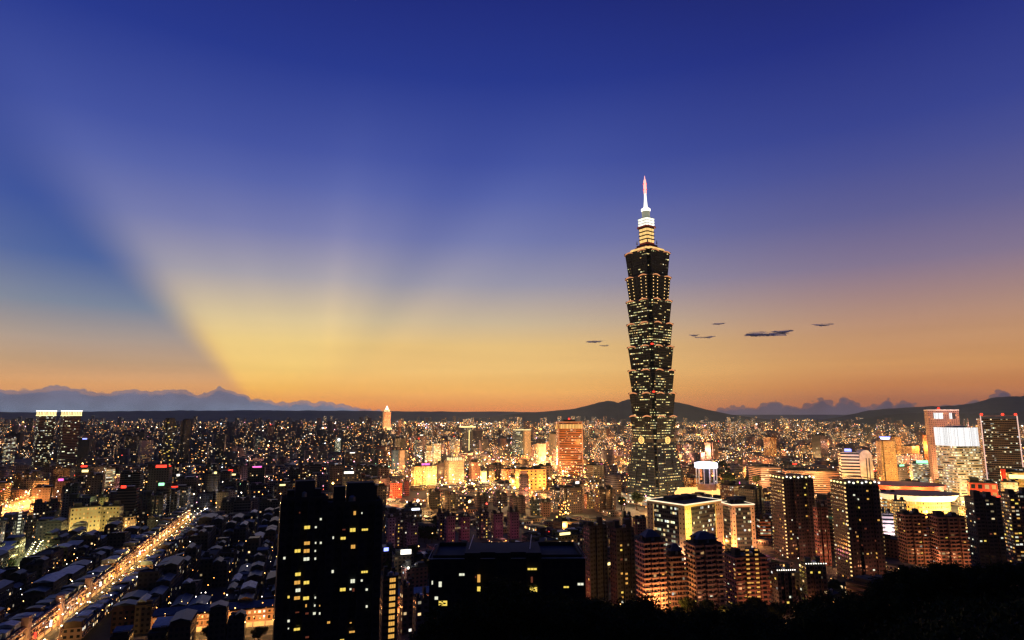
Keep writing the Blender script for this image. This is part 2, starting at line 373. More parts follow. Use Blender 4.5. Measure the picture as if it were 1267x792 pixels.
def ridge(name, tab, D, dep, amp, seed=0, m=m_hill):
    p0, p1 = tab[0][0], tab[-1][0]
    def fx(u, v):
        px = p0+(p1-p0)*u; a = ray(px, 510)[0]; t = (v-.5)*2; d = D+t*dep
        H = max(0, HC+ray(px, interp(tab, px))[1]*D)
        prof = max(0, 1-abs(t))**.8 if t > 0 else (max(0, 1+t))**1.15
        H *= 1+amp*fbm(u*60+seed, t*2.5+seed, 5)*.5
        H += amp*14*fbm(u*260+seed, t*9, 2)
        return (a*d, d, max(-5, H*prof*(1+amp*.8*fbm(u*26+seed*3, t*4, 3)*(abs(t))) - 3))
    return tag(gridmesh(name, fx, 420, 26, [m]), kind='structure')
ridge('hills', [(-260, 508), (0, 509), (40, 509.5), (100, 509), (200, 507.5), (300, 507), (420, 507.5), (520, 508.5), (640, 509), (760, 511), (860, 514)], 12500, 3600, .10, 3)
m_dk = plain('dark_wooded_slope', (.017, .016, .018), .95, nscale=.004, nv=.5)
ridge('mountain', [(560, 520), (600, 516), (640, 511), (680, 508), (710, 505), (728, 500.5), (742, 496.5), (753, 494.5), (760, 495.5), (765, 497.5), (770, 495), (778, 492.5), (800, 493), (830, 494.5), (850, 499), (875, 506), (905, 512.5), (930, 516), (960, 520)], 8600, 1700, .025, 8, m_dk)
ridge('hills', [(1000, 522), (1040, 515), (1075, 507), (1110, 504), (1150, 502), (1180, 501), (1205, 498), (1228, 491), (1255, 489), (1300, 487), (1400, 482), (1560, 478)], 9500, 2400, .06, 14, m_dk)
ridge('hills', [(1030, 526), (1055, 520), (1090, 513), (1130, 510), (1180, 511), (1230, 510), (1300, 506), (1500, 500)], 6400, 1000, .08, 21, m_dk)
# the wooded hill the picture was taken from
DEP = [(-60, 22), (0, 22), (400, 22), (470, 20.5), (520, 18.2), (560, 17.4), (620, 15.6), (700, 15.2), (725, 16.2), (780, 17.0), (850, 17.4), (930, 17.2), (975, 16.6), (1010, 15.9), (1045, 15.0), (1080, 13.9), (1110, 13.2), (1150, 12.7), (1200, 12.6), (1300, 12.2), (1500, 12)]
def hill_h(x, y):
    r = math.hypot(x, y)
    if y < 1: px = 1500 if x > 0 else -60
    else: px = max(-60, min(1500, 633.5+760*(x/y)*1.02))
    dep = math.tan(R(interp(DEP, px))); r0 = 165
    z0 = HC-r0*max(.55, y/max(r, 1))*dep-8
    if r < r0: z = 131.3-(131.3-z0)*(r/r0)**.8-2*math.sin(math.pi*r/r0)
    else: z = z0*max(0, 1-(r-r0)/210)**1.3-2
    return z + (1.6*fbm(x*.03, y*.03, 3)*min(1, r/30) if z > 2 else 0)
def fx(u, v):
    a = -math.pi*.62+math.pi*1.24*u; r = 420*v**1.2
    return (r*math.sin(a), r*math.cos(a), hill_h(r*math.sin(a), r*math.cos(a)))
tag(gridmesh('hillside', fx, 160, 80, [plain('forest_floor', (.02, .026, .014), .95, nscale=.3, nv=.4)]), kind='structure')

# grid directions of the city
SA = ground(58, 800); SB = ground(243, 642)
SDIR = (SB-SA).normalized(); SPER = Vector((SDIR.y, -SDIR.x, 0)); SLEN = (SB-SA).length
GA = math.atan2(SPER.y, SPER.x)     # rotation of the grid
def strip(name, a, b, w, z, mats, kind='structure', mi=0):
    d = (b-a).normalized(); n = Vector((d.y, -d.x, 0))*w/2; m = M()
    m.face([(a+n)[:2]+(z,), (a-n)[:2]+(z,), (b-n)[:2]+(z,), (b+n)[:2]+(z,)][::-1], 0); o = m.obj(name, mats); return tag(o, kind=kind)
m_road = plain('asphalt', (.05, .05, .052), .7, nscale=.4); m_pave = plain('paving', (.16, .15, .14), .85, nscale=.5); m_paint = plain('road_paint', (.7, .7, .66), .7)
def road(a, b, w=14, paint=True):
    d = (b-a).normalized(); n = Vector((d.y, -d.x, 0))
    strip('road', a, b, w, .02, m_road)
    for s in (-1, 1):
        m = M(); c0 = a+n*s*(w/2+2); c1 = b+n*s*(w/2+2); q = n*2
        A = [(c0+q)[:2], (c1+q)[:2], (c1-q)[:2], (c0-q)[:2]]
        if (Vector(A[1])-Vector(A[0])).cross(Vector(A[2])-Vector(A[1])) < 0: A = A[::-1]
        m.prism(A, 0, .14, ch=0, mi=0, mt=0); tag(m.obj('pavement', m_pave), kind='structure')
    if paint:
        m = M(); L = (b-a).length; t = 0
        while t < L-4:
            p0 = a+d*t; p1 = a+d*(t+4); q = n*.12
            m.face([(p0+q)[:2]+(.03,), (p0-q)[:2]+(.03,), (p1-q)[:2]+(.03,), (p1+q)[:2]+(.03,)][::-1]); t += 9
        tag(m.obj('road_markings', m_paint), kind='structure')
MAIN_A, MAIN_B = SA-SDIR*60, SB+SDIR*60
road(MAIN_A, MAIN_B, 10)
CR_A = ground(150, 797); CR_B = CR_A+SPER*330
road(CR_A, CR_B, 12)
SC_A = ground(30, 694)-SPER*120; SC_B = SC_A
Q1 = ground(55, 681); Q2 = ground(172, 663); road(Q1, Q2+(Q2-Q1).normalized()*90, 14)
Q3 = ground(26, 716); Q4 = ground(46, 682); road(Q3-(Q4-Q3).normalized()*12, Q4, 8)
Q5 = ground(-20, 645); Q6 = ground(62, 610); road(Q5, Q6, 22)
FOOT = []; SPANS = []; ANCH = []
def reg(px, D, r, x=None, y=None): FOOT.append((x, y, r))
# ---------------------------------------------------------------- the supertall landmark tower
TD = 960; tb = at(811, 612, TD)
T = empty('skyscraper', (tb.x, TD, 0), R(45)-math.atan2(tb.x, TD)+R(4)); tag(T, 'tall pagoda-like tower of stacked flaring glass tiers with glowing spire', 'skyscraper')
FOOT.append((tb.x, TD, 75)); SPANS.append((772, 842, TD-50, 612)); ANCH.append(('the supertall tiered tower', 808, TD))
def tz(py): return HC+ray(808, py)[1]*TD
LEDGE = [315, 345, 374, 402, 430, 459, 487, 515]; BOT = LEDGE[1:]+[543]
LITF = [.24, .05, .38, .42, .36, .38, .34, .42]
for i, (yt, yb) in enumerate(zip(LEDGE, BOT)):
    z1, z0 = tz(yt), tz(yb); m = M()
    A = notched(47, 47, 4.5); B = notched(54, 54, 5.2)
    m.prism(A, z0, z1, cw=1.9, ch=(z1-z0)/9, mi=0, mt=1, B=B)
    TR = m.obj('tier', [MT['tower'], MT['roof']], T, (.01, .014, .02, LITF[i]))
    m = M(); L = notched(56.6, 56.6, 5.2); m.prism(L, z1-1, z1+1.0, ch=0, mi=0, mt=0); m.cap(L[::-1], z1-1, 0)
    m.obj('ledge', MT['dark'], TR)
    # mullion ribs down each face
    for k in range(4):
        ca, sa = math.cos(k*math.pi/2), math.sin(k*math.pi/2)
        def loc(u, v, z): return (u*ca-v*sa, u*sa+v*ca, z)
        spans = [(-22, -5), (5, 22)]
        for (u0, u1) in spans:
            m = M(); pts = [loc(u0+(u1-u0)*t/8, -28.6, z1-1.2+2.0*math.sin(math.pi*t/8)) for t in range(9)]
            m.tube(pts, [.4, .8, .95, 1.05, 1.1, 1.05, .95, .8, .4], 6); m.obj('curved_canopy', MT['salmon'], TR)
        for u in ((-21.5, -12, 12, 21.5) if i != 1 else (-20, -12, -4, 4, 12, 20)):
            m = M(); q0 = loc(u*.87, -23.6, z0+1); q1 = loc(u, -27.1, z1-1); m.tube([q0, q1], .28, 4); m.obj('mullion', MT['dark'], TR)
    if i == 1:      # plant tier: dotted vertical strings of lamps
        for k in (0, 1, 3):
            ca, sa = math.cos(k*math.pi/2), math.sin(k*math.pi/2)
            for u in (-19, -9, 9, 19):
                for q in range(7):
                    t = (q+.6)/7.4; v = -(23.6+3.5*t)-.35; uu = u*(.87+.13*t); m = M(); m.box(uu*ca-v*sa, uu*sa+v*ca, .9, .9, z0+(z1-z0)*t, z0+(z1-z0)*t+1.1)
                    m.obj('marker_lamp', MT['w_hot'], TR)
for i in (4, 6):
    z = tz(LEDGE[i]); m = M(); m.lathe([(.5, z+.6), (2.0, z+.9), (2.0, z+2.4), (.5, z+2.9)], 10, cx=-26.5, cy=-26.5); m.obj('red_beacon', MT['g_red'], T)
# lower truncated pyramid
m = M(); zb = tz(543); A0 = notched(66, 66, 5); A1 = notched(48, 48, 4.5)
m.prism(A0, 14, zb, cw=2.6, ch=4.1, B=A1); m.obj('flared_base', [MT['tower'], MT['roof']], T, (.012, .02, .04, .38))
for k in range(4):
    ca, sa = math.cos(k*math.pi/2), math.sin(k*math.pi/2)
    for u in (-.92, -.33, .33, .92):
        m = M(); v0, v1 = -33.4, -24.4; a0 = u*32; a1 = u*23
        m.tube([(a0*ca-v0*sa, a0*sa+v0*ca, 14), (a1*ca-v1*sa, a1*sa+v1*ca, zb)], .6, 4); m.obj('base_rib', MT['dark'], T)
    # round coin emblem
    zc = tz(544)
    v = -27.6; m = M(); n = 20; m.face([((4.2*math.cos(t*2*math.pi/n))*ca-(v+.4)*sa, (4.2*math.cos(t*2*math.pi/n))*sa+(v+.4)*ca, zc+4.2*math.sin(t*2*math.pi/n)) for t in range(n)]); CN = m.obj('coin_emblem', MT['darkwall'], T)
    for (r_, th, nm, mt_) in ((4.6, .9, 'outer_ring', 'g_gold'), (1.9, .7, 'inner_ring', 'g_gold')):
        m = M(); q = [((r_*math.cos(t*math.pi/12))*ca-v*sa, (r_*math.cos(t*math.pi/12))*sa+v*ca, zc+r_*math.sin(t*math.pi/12)) for t in range(25)]
        m.tube(q, th, 6); m.obj(nm, MT[mt_], CN)
m = M(); m.prism(notched(50, 50, 4.5), zb-4, zb+1.6, ch=0, mt=0, B=notched(51, 51, 4.5)); m.obj('belt', MT['dark'], T)
m = M(); m.prism(notched(78, 78, 6), 0, 14, cw=4, ch=4.5); m.obj('podium', [MT['ribbon'], MT['roof']], T, (.3, .22, .18, .6))
# crown
MT['red_dim'] = plain('crown_render_glow', (.2, .06, .04), .6, emit=(1, .12, .05), es=.12)  # red glow of the crown steps is weak emission in the render
MT['s_goldb'] = glowm('crown_gold_light', (1, .6, .2), 1.25, stripes=.12); MT['s_whiteb'] = glowm('crown_white_light', (1, .97, .8), 1.5, stripes=.1)
def tier(name, ya, yb, wa, wb, mt, col=None):
    m = M(); A = notched(wa, wa, wa*.1); B = notched(wb, wb, wb*.1); m.prism(A, tz(ya), tz(yb), cw=1.6, ch=3, B=B, mi=0, mt=1); m.cap(A[::-1], tz(ya), 1)
    m.obj(name, [MT[mt], MT['dark']], T, col)
tier('gold_cove', 314.6, 309.5, 47, 40, 's_goldb'); tier('crown_step', 309.5, 307.2, 30, 30, 'red_dim'); tier('crown_step', 307.1, 304.6, 25, 26, 'dark'); tier('crown_step', 304.5, 301.5, 20, 18, 'red_dim')
for q in range(4):
    y0 = 301.4-q*4.6; tier('lit_tier', y0, y0-3.2, 17, 18.6, 's_goldb'); tier('tier_band', y0-3.2, y0-4.6, 19.5, 19.5, 'dark')
tier('crown_ring', 283, 281.2, 23, 23, 'red_dim')
for q in range(3):
    y0 = 281.1-q*3.4; tier('lit_tier', y0, y0-2.6, 19, 20.5, 's_whiteb'); tier('tier_band', y0-2.6, y0-3.4, 19, 19, 'concrete')
for (nm, prof, mt) in (('lantern_drum', [(6.2, tz(270.9)), (6.6, tz(262))], 'lampgrey'), ('drum_ring', [(6, tz(262)), (7.4, tz(261.2)), (7.4, tz(259)), (5.5, tz(258))], 'g_white'),
                       ('spire', [(3.6, tz(258)), (2.3, tz(248)), (1.9, tz(240))], 'g_spire'), ('beacon', [(2.3, tz(240)), (2.5, tz(232)), (2.1, tz(225)), (1.6, tz(222.5))], 'g_beacon'), ('spire_tip', [(1.0, tz(222.5)), (.3, tz(217.5))], 'g_beacon')):
    if nm == 'lantern_drum': MT['lampgrey'] = plain('drum_render_glow', (.5, .5, .42), .6, emit=(.8, .85, .6), es=.28); MT['g_spire'] = glowm('spire_floodlit_glow', (1, .95, .86), 1.4); MT['g_beacon'] = glowm('beacon_light', (1, .42, .36), 1.7)  # drum and spire: their lit look is emission in the surface
    m = M(); m.lathe(prof, 14); m.obj(nm, MT[mt], T)
for q_ in range(4):
    for zz in (228, 235): m = M(); a_ = q_*math.pi/2; m.lathe([(.3, tz(zz)-.8), (.8, tz(zz)), (.3, tz(zz)+.8)], 6, cx=3.2*math.cos(a_), cy=3.2*math.sin(a_)); m.obj('halo_sphere', MT['g_red'], T)  # red spheres added to stand in for the halo round the beacon
for dx, dy in ((-11, -11), (11, -11), (-11, 11)):
    m = M(); m.lathe([(.4, tz(303)), (1.1, tz(302)), (.3, tz(298))], 6, cx=dx, cy=dy); m.obj('roof_finial', MT['steel'], T)

# ---------------------------------------------------------------- generic buildings
WIN = {}
def win_mesh(w, h, mt):
    k = (round(w, 1), round(h, 1), mt)
    if k not in WIN:
        m = M(); m.box(0, 0, w, .24, 0, h, 1)
        n_ = 1 if w < 1.2 else (2 if w < 2.6 else 3); g_ = min(.1, w*.05); pw = (w-g_*(n_+1))/n_
        for i_ in range(n_): m.box(-w/2+g_+pw/2+i_*(pw+g_), -.02, pw, .3, g_, h-g_, 0)
        me = m.mesh('lit_window', [MT[mt], MT['dark']]); WIN[k] = me
    return WIN[k]
def put_window(parent, x, y, z, w, h, rz, mt):
    o = bpy.data.objects.new('lit_window', win_mesh(w, h, mt)); link(o, parent); o.location = (x, y, z); o.rotation_euler = (0, 0, rz); return o
def windows_on(parent, A, z0, nf, ch, prob, ww=1.9, wh=1.5, cw=3.4, mts=('w_yel', 'w_or', 'w_wh', 'w_dim'), wts=(4, 4, 2, 3), limit=70, out=.1, cols=None, sill=.9):
    """separate lit windows on the walls that can be seen from the hill side"""
    c = []
    cx, cy = parent.location[:2]; rz = parent.rotation_euler[2]
    for i in range(len(A)):
        a, b = Vector(A[i]), Vector(A[(i+1) % len(A)]); L = (b-a).length; d = (b-a)/max(L, 1e-6); n = Vector((d.y, -d.x))
        nw = (n.x*math.cos(rz)-n.y*math.sin(rz), n.x*math.sin(rz)+n.y*math.cos(rz))
        if nw[0]*-cx+nw[1]*-cy < 0 or L < 2.4: continue
        k = max(1, int(L/cw))
        for j in range(k):
            if cols and rnd.random() > cols: continue
            for f in range(nf):
                if rnd.random() < prob:
                    q = a+d*(L*(j+.5)/k)+n*out; c.append((q.x, q.y, z0+f*ch+sill, min(ww, L*.7), math.atan2(d.y, d.x)))
    rnd.shuffle(c)
    for (x, y, z, w_, r_) in c[:limit]: put_window(parent, x, y, z, w_, wh, r_, rnd.choices(mts, wts)[0])
def banded(m, A, z0, nf, ch, out=.9, solid=1.15, cw=3.2):
    us = cells(A, cw); B = offset(A, out); z = z0
    for f in range(nf):
        m.ring(A, A, z, z+ch-solid, 0, us, f+.28, f+.82)
        m.ring(A, B, z+ch-solid, z+ch-solid+.01, 1); m.ring(B, B, z+ch-solid, z+ch-.02, 1)
        m.ring(B, A, z+ch-.02, z+ch, 1); z += ch
    m.cap(A, z, 2)
def roofstuff(p, w, d, z, n=2, tank=True, seed=None, mt='darkwall'):
    m = M(); A = rect(w*.98, d*.98); I = rect(w*.98-.7, d*.98-.7); m.ring(A, A, z, z+1.1); m.ring(I[::-1], I[::-1], z, z+1.1)
    for i in range(4): m.face([(*A[i], z+1.1), (*A[(i+1) % 4], z+1.1), (*I[(i+1) % 4], z+1.1), (*I[i], z+1.1)])
    rf = m.obj('roof', MT[mt], p)
    for i in range(n):
        ww = w*rnd.uniform(.18, .34); dd = d*rnd.uniform(.25, .45); hh = rnd.uniform(3, 6.5); m = M()
        x = (-w*.28, w*.26, 0)[i % 3]; m.box(x, rnd.uniform(-d*.15, d*.15), ww, dd, z, z+hh, 0, 1); m.obj('stair_house', [MT[mt], MT['roof']], rf)
    if tank:
        m = M(); r_ = rnd.uniform(1, 1.6); m.lathe([(r_, z+.1), (r_, z+2.6), (r_*.5, z+3.1)], 10, cx=w*rnd.uniform(-.1, .1), cy=-d*.3); m.obj('water_tank', MT['steel'], rf)
def landmark(name, label, cat, xl, xr, yt, D=None, base=None, rel=25, k=.8, style='apt', col=(.25, .22, .2), lit=.15, plan='rect', cw=3.2, ch=3.2, vis=None, roof='std', group=None, anchor=None, **kw):
    if D is None: a_ = ray(0, base)[1]; D = -HC/a_
    px = (xl+xr)/2; pb = base or 640
    c = at(px, (yt+pb)/2, D); az_ = math.atan2(c.x, D); rl = R(rel); rz = rl-az_
    f = D*CP+(c.z-HC)*SP; span = (xr-xl)*f/760*math.cos(az_)
    w_ = span/(abs(math.cos(rl))+k*abs(math.sin(rl))); d_ = w_*k
    h = HC+ray(px, yt)[1]*D
    yc = D+ (d_*.5*abs(math.cos(rl)))
    xc = c.x*yc/D
    p = empty(name, (xc, yc, kw.get('z0', 0)), rz); tag(p, label, cat, group)
    z0 = 0; h -= kw.get('z0', 0)
    FOOT.append((xc, yc, math.hypot(w_, d_)/2+4)); SPANS.append((xl-1, xr+1, D, vis or base or proj(xc, D, 0)[1]-4))
    if anchor: ANCH.append((anchor, px, D))
    nf = max(2, round(h/ch)); ch = h/nf
    A = {'rect': lambda: rect(w_, d_), 'notch': lambda: notched(w_, d_, w_*.12), 'bay': lambda: bayplan(w_, d_, kw.get('bays', 3), kw.get('dep', 2.0)), 'oct': lambda: notched(w_, d_, w_*.22), 'fin': lambda: notched(w_, d_, w_*.06)}[plan]()
    m = M()
    if kw.get('band'):
        banded(m, A, 0, nf, ch, out=kw.get('out', .7), solid=kw.get('solid', 1.1)); m.obj('walls', [MT[style], MT[kw.get('bandmat', 'bandcol')], MT['roof']], p, (*col, lit))
    else:
        m.prism(A, 0, h, cw=cw, ch=ch); m.obj('walls', [MT[style], MT['roof']], p, (*col, lit))
    if kw.get('wprob'): windows_on(p, A, 0, nf-1, ch, kw['wprob'], limit=kw.get('wlimit', 60), cols=kw.get('wcols'), wts=kw.get('wts', (4, 4, 2, 3)), out=kw.get('wout', .1), ww=kw.get('ww', 1.9), wh=kw.get('wh', 1.5), cw=cw)
    if roof == 'std': roofstuff(p, w_, d_, h, mt=kw.get('rmt', 'darkwall'))
    p['w'] = w_; p['d'] = d_; p['h'] = h
    return p, w_, d_, h
MT['bandcol'] = plain('balcony_render', (.2, .2, .2), .8, objcol=True)
def L(*a, **k): return landmark(*a, **k)
def crown(p, w_, d_, z, h, mt, name='lit_crown', inset=0, A=None, cw=1.5):
    m = M(); B = A or rect(w_-inset, d_-inset); m.prism(B, z, z+h, cw=cw, ch=h, mi=0, mt=1); return m.obj(name, [MT[mt], MT['roof']], p)
def sphere_lamp(p, x, y, z, r_, mt, name='warning_light'):
    m = M(); m.lathe([(r_*.5, z-r_*.8), (r_, z), (r_*.5, z+r_*.8)], 8, cx=x, cy=y); return m.obj(name, MT[mt], p)
def edge_strip(p, A, z, r_, mt, name='roof_light_strip'):
    m = M(); pts = [(*q, z) for q in A]+[(*A[0], z)]; m.tube(pts, r_, 4); return m.obj(name, MT[mt], p)
def corner_lamps(p, A, idx, nf, ch, mt='w_hot', sz=1.5, z0=0, prob=.93, out=.35, lim=100):
    n = 0
    for i in idx:
        x, y = A[i]; dd = math.hypot(x, y)
        for f in range(nf):
            if rnd.random() < prob and n < lim:
                n += 1; o = bpy.data.objects.new('balcony_lamp', win_mesh(sz, sz*.8, mt)); link(o, p); o.location = (x*(1+out/dd), y*(1+out/dd), z0+f*ch+1); o.rotation_euler = (0, 0, math.atan2(y, x)+math.pi/2)
MT['cream'] = plain('cream_render', (.5, .42, .28), .7)
MT['s_amber'] = glowm('striped_amber_light', (1, .5, .14), 1.3, stripes=.4)
MT['redtop'] = plain('red_roof', (.35, .04, .03), .6); MT['s_white2'] = plain('white_fascia_glow', (.8, .76, .66), .5, emit=(1, .85, .55), es=.55); MT['bluetile'] = plain('blue_tile', (.07, .09, .13), .6)  # the white fascia's lit look is emission in its paint
# ---------------------------------------------------------------- buildings one can tell apart, from the far left to the far right
for (xl, xr, lf, lab) in ((38, 62, .34, 'brown twin tower with a white-gold lit crown, left of the two'), (69, 94, .22, 'brown twin tower with a gold striped lit crown, right of the two')):
    p, w_, d_, h = L('office_tower', lab, 'tower', xl, xr, 514.5, D=1420, rel=12, k=.8, style='office', col=(.13, .06, .06), lit=lf, cw=2.6, ch=3.6, vis=575, roof=None, anchor='the twin crowned towers' if xl == 69 else None, group='twin crowned towers')
    crown(p, w_+1.5, d_+1.5, h, 11, 's_gold', cw=3); edge_strip(p, rect(w_+2.5, d_+2.5), h+11, 1.0, 'g_white'); edge_strip(p, rect(w_+2, d_+2), h+.5, .7, 'g_yel')
p, w_, d_, h = L('residential_tower', 'dark slender tower with a rounded top, left of the dark pair', 'tower', 197, 214, 519, D=1560, rel=20, style='apt_dark', col=(.05, .06, .09), lit=.10, vis=572, plan='oct', anchor='the dark slender pair', roof=None)
crown(p, w_, d_, h, 3.5, 'darkwall', 'cap', A=notched(w_*.8, d_*.8, w_*.2)); windows_on(p, rect(w_, d_), 0, 34, 3.4, .3, limit=26, ww=4, wh=2, wts=(5, 2, 3, 1))
p, w_, d_, h = L('residential_tower', 'dark slender tower with a domed top, right of the dark pair', 'tower', 218.5, 233, 521, D=1600, rel=20, style='apt_dark', col=(.04, .045, .06), lit=.06, vis=572, plan='oct', roof=None)
m = M(); m.lathe([(w_*.4, h), (w_*.38, h+3), (w_*.2, h+6)], 12); m.obj('dome', MT['darkwall'], p)
p, w_, d_, h = L('office_tower', 'gold lit tower with a pointed top rising over the far city', 'tower', 471.5, 482, 509.5, D=4600, rel=20, style='gold', col=(.5, .3, .18), lit=.75, plan='fin', cw=6, ch=6, vis=525, roof=None, anchor='the far gold tower')
crown(p, w_*.7, d_*.7, h, 16, 's_gold', cw=8); m = M(); m.lathe([(w_*.25, h+16), (w_*.2, h+26), (2, h+44)], 8); m.obj('spire', MT['g_white'], p)
light(p.location.x-50, 4500, 60, 4e5, (1, .5, .2), 10, name='floodlight')
# yellow-lit hospital-like block with two wings that meet at an angle
p, w_, d_, h = L('institute_block', 'sandstone block washed in yellow light with rows of small windows, west wing', 'building', 84, 124, 628, base=665, rel=8, k=.45, style='grid', col=(.42, .36, .2), lit=.72, cw=3.6, ch=4.4, anchor='the yellow floodlit block', group='wings of the yellow floodlit block')
BX = p
p2_, w2, d2, h2 = L('institute_block', 'sandstone block washed in yellow light with rows of small windows, east wing', 'building', 122, 152, 627, base=661, rel=-24, k=.5, style='grid', col=(.42, .36, .2), lit=.5, cw=3.4, ch=4.4, group='wings of the yellow floodlit block')
L('annex', 'low yellow annex with long lit strips of window beside the floodlit block', 'building', 52, 86, 651.5, base=668, rel=26, k=.5, style='ribbon', col=(.42, .36, .2), lit=.8, cw=6, ch=4.5)
L('annex', 'small orange-lit house at the east end of the floodlit block', 'building', 152, 168, 640, base=660, rel=10, k=.7, style='gold', col=(.4, .25, .15), lit=.6)
L('church', 'yellow-green lit stair tower standing behind the floodlit block', 'tower', 121, 133, 616, D=830, rel=15, k=.8, style='grid', col=(.5, .5, .2), lit=.15, vis=629)
for t in range(7):
    q = ground(60+t*17, 671-t*1.6); light(q.x, q.y-3, 7, 9000, (1, .72, .25), 1, name='street_or_fill_light')
light(ground(100, 668).x, ground(100, 668).y-22, 10, 16000, (1, .72, .22), 3, name='floodlight'); light(ground(137, 664).x, ground(137, 664).y-22, 10, 14000, (1, .75, .22), 3, name='floodlight'); light(ground(70, 672).x, ground(70, 672).y-14, 9, 16000, (1, .8, .3), 3, name='floodlight')
light(at(125, 620, 800).x, 800, 30, 14000, (.9, 1, .3), 2, name='floodlight')
# left edge apartment towers
p, w_, d_, h = L('apartment_tower', 'grey apartment tower with a lit stair column by the green-lit lane', 'tower', 13, 31, 645, D=640, rel=24, k=.7, style='apt', col=(.2, .19, .2), lit=.05, plan='bay', vis=690)
for f in range(13): put_window(p, 0, -d_/2-.2, f*3.2+2, 3, 1.6, 0, 'w_wh')
light(p.location.x+2, p.location.y-26, 8, 12000, (.85, .95, .9), 1, name='street_or_fill_light')
L('apartment_tower', 'dark apartment tower cut by the left edge beside the stair-lit tower', 'tower', -14, 8, 646, D=620, rel=24, k=.7, style='apt', col=(.16, .12, .1), lit=.12, plan='bay', vis=690)
L('apartment_tower', 'dark ten-storey block with scattered windows right of the stair-lit tower', 'tower', 32, 50, 643, D=690, rel=24, k=.7, style='apt', col=(.16, .11, .1), lit=.22, plan='bay', vis=680)
L('apartment_block', 'wide dark block with rows of white windows behind the yellow annex', 'building', 36, 75, 624, D=790, rel=18, k=.5, style='apt', col=(.14, .09, .09), lit=.22, vis=648)
L('apartment_tower', 'narrow blue-grey windowless slab left of the floodlit block', 'tower', 74, 84, 612, D=760, rel=20, k=1, style='apt_dark', col=(.1, .12, .17), lit=.02, vis=655)
# gold and orange blocks in the middle
p, w_, d_, h = L('hotel', 'broad hotel block glowing gold with many lit windows', 'hotel', 508, 540, 577, D=1190, rel=20, k=.45, style='gold', col=(.5, .32, .14), lit=.78, cw=3.2, ch=3.6, vis=622, plan='bay', bays=3, anchor='the golden hotel')
m = M(); m.box(2, -d_*.2, w_*.35, 3, h+1.5, h+5); m.obj('roof_sign', MT['g_mag'], p)
light(p.location.x-6, p.location.y-45, 8, 40000, (1, .48, .08), 5, name='floodlight'); light(p.location.x+20, p.location.y-40, 8, 26000, (1, .6, .15), 5, name='floodlight')
p, w_, d_, h = L('hotel', 'tall beige hotel with a tight grid of small windows and lit crown', 'hotel', 549, 574, 570, D=1230, rel=28, k=.6, style='grid', col=(.5, .36, .26), lit=.55, cw=2.8, ch=3.3, vis=610, roof=None, anchor='the beige grid hotel')
crown(p, w_*.75, d_*.75, h, 6, 's_gold', cw=4); light(p.location.x, p.location.y-50, 9, 36000, (1, .45, .16), 5, name='floodlight')
p, w_, d_, h = L('apartment_tower', 'narrow brick-brown tower with two bright lamps at its top', 'tower', 580, 594, 572, D=1260, rel=22, k=.8, style='grid', col=(.36, .18, .12), lit=.25, vis=608, roof=None)
for sx in (-1, 1): sphere_lamp(p, sx*w_*.4, -d_*.5, h-5, 2.4, 'g_yel', 'facade_lamp')
crown(p, w_*.6, d_*.6, h, 5, 'darkwall', 'roof_room'); light(p.location.x, p.location.y-35, 10, 90000, (1, .5, .2), 3, name='floodlight')
p, w_, d_, h = L('office_block', 'slim block with one wall glowing bright yellow', 'building', 594, 602, 583, D=1200, rel=10, k=1, style='gold', col=(.6, .5, .2), lit=.9, vis=606)
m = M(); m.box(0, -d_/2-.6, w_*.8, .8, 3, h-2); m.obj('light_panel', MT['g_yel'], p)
p, w_, d_, h = L('department_store', 'wide orange-washed department store with a plain upper wall', 'store', 637, 676, 581, D=1120, rel=22, k=.6, style='grid', col=(.62, .36, .16), lit=.10, cw=8, ch=6, vis=606, anchor='the orange department store')
light(p.location.x+6, p.location.y-46, 12, 60000, (1, .38, .05), 4, name='floodlight'); light(p.location.x-20, p.location.y-34, 8, 50000, (1, .4, .08), 4, name='floodlight')
L('department_store', 'stepped store block with pale walls right behind the orange store', 'store', 664, 684, 577, D=1180, rel=22, k=.7, style='grid', col=(.4, .28, .2), lit=.1, cw=6, ch=5, vis=600)
p, w_, d_, h = L('office_tower', 'square orange-brown office tower with a lit colonnade top and red beacon', 'tower', 688, 722, 523, D=1380, rel=7, k=.7, style='ribbon', col=(.4, .15, .05), lit=.34, cw=2.4, ch=3.7, vis=588, plan='fin', roof=None, anchor='the orange-brown office tower')
m = M(); m.prism(rect(w_+.8, d_+.8), h-13, h-3.5, cw=3.4, ch=9.5, mi=0, mt=0); m.obj('lit_colonnade', MT['s_amber'], p)
crown(p, w_*1.0, d_*1.0, h, 2.5, 'pink', 'parapet'); crown(p, w_*.45, d_*.5, h+2.5, 4, 'darkwall', 'roof_room'); sphere_lamp(p, 0, 0, h+8, 2.6, 'g_red')
for sx in (-1, 1):
    m = M(); m.box(sx*w_*.47, -d_/2-.4, 2.4, 1, 0, h); m.obj('corner_pier', MT['pink'], p)
light(p.location.x-22, p.location.y-60, 22, 150000, (1, .36, .06), 6, name='floodlight'); light(p.location.x+24, p.location.y-55, 70, 90000, (1, .42, .1), 6, name='floodlight')
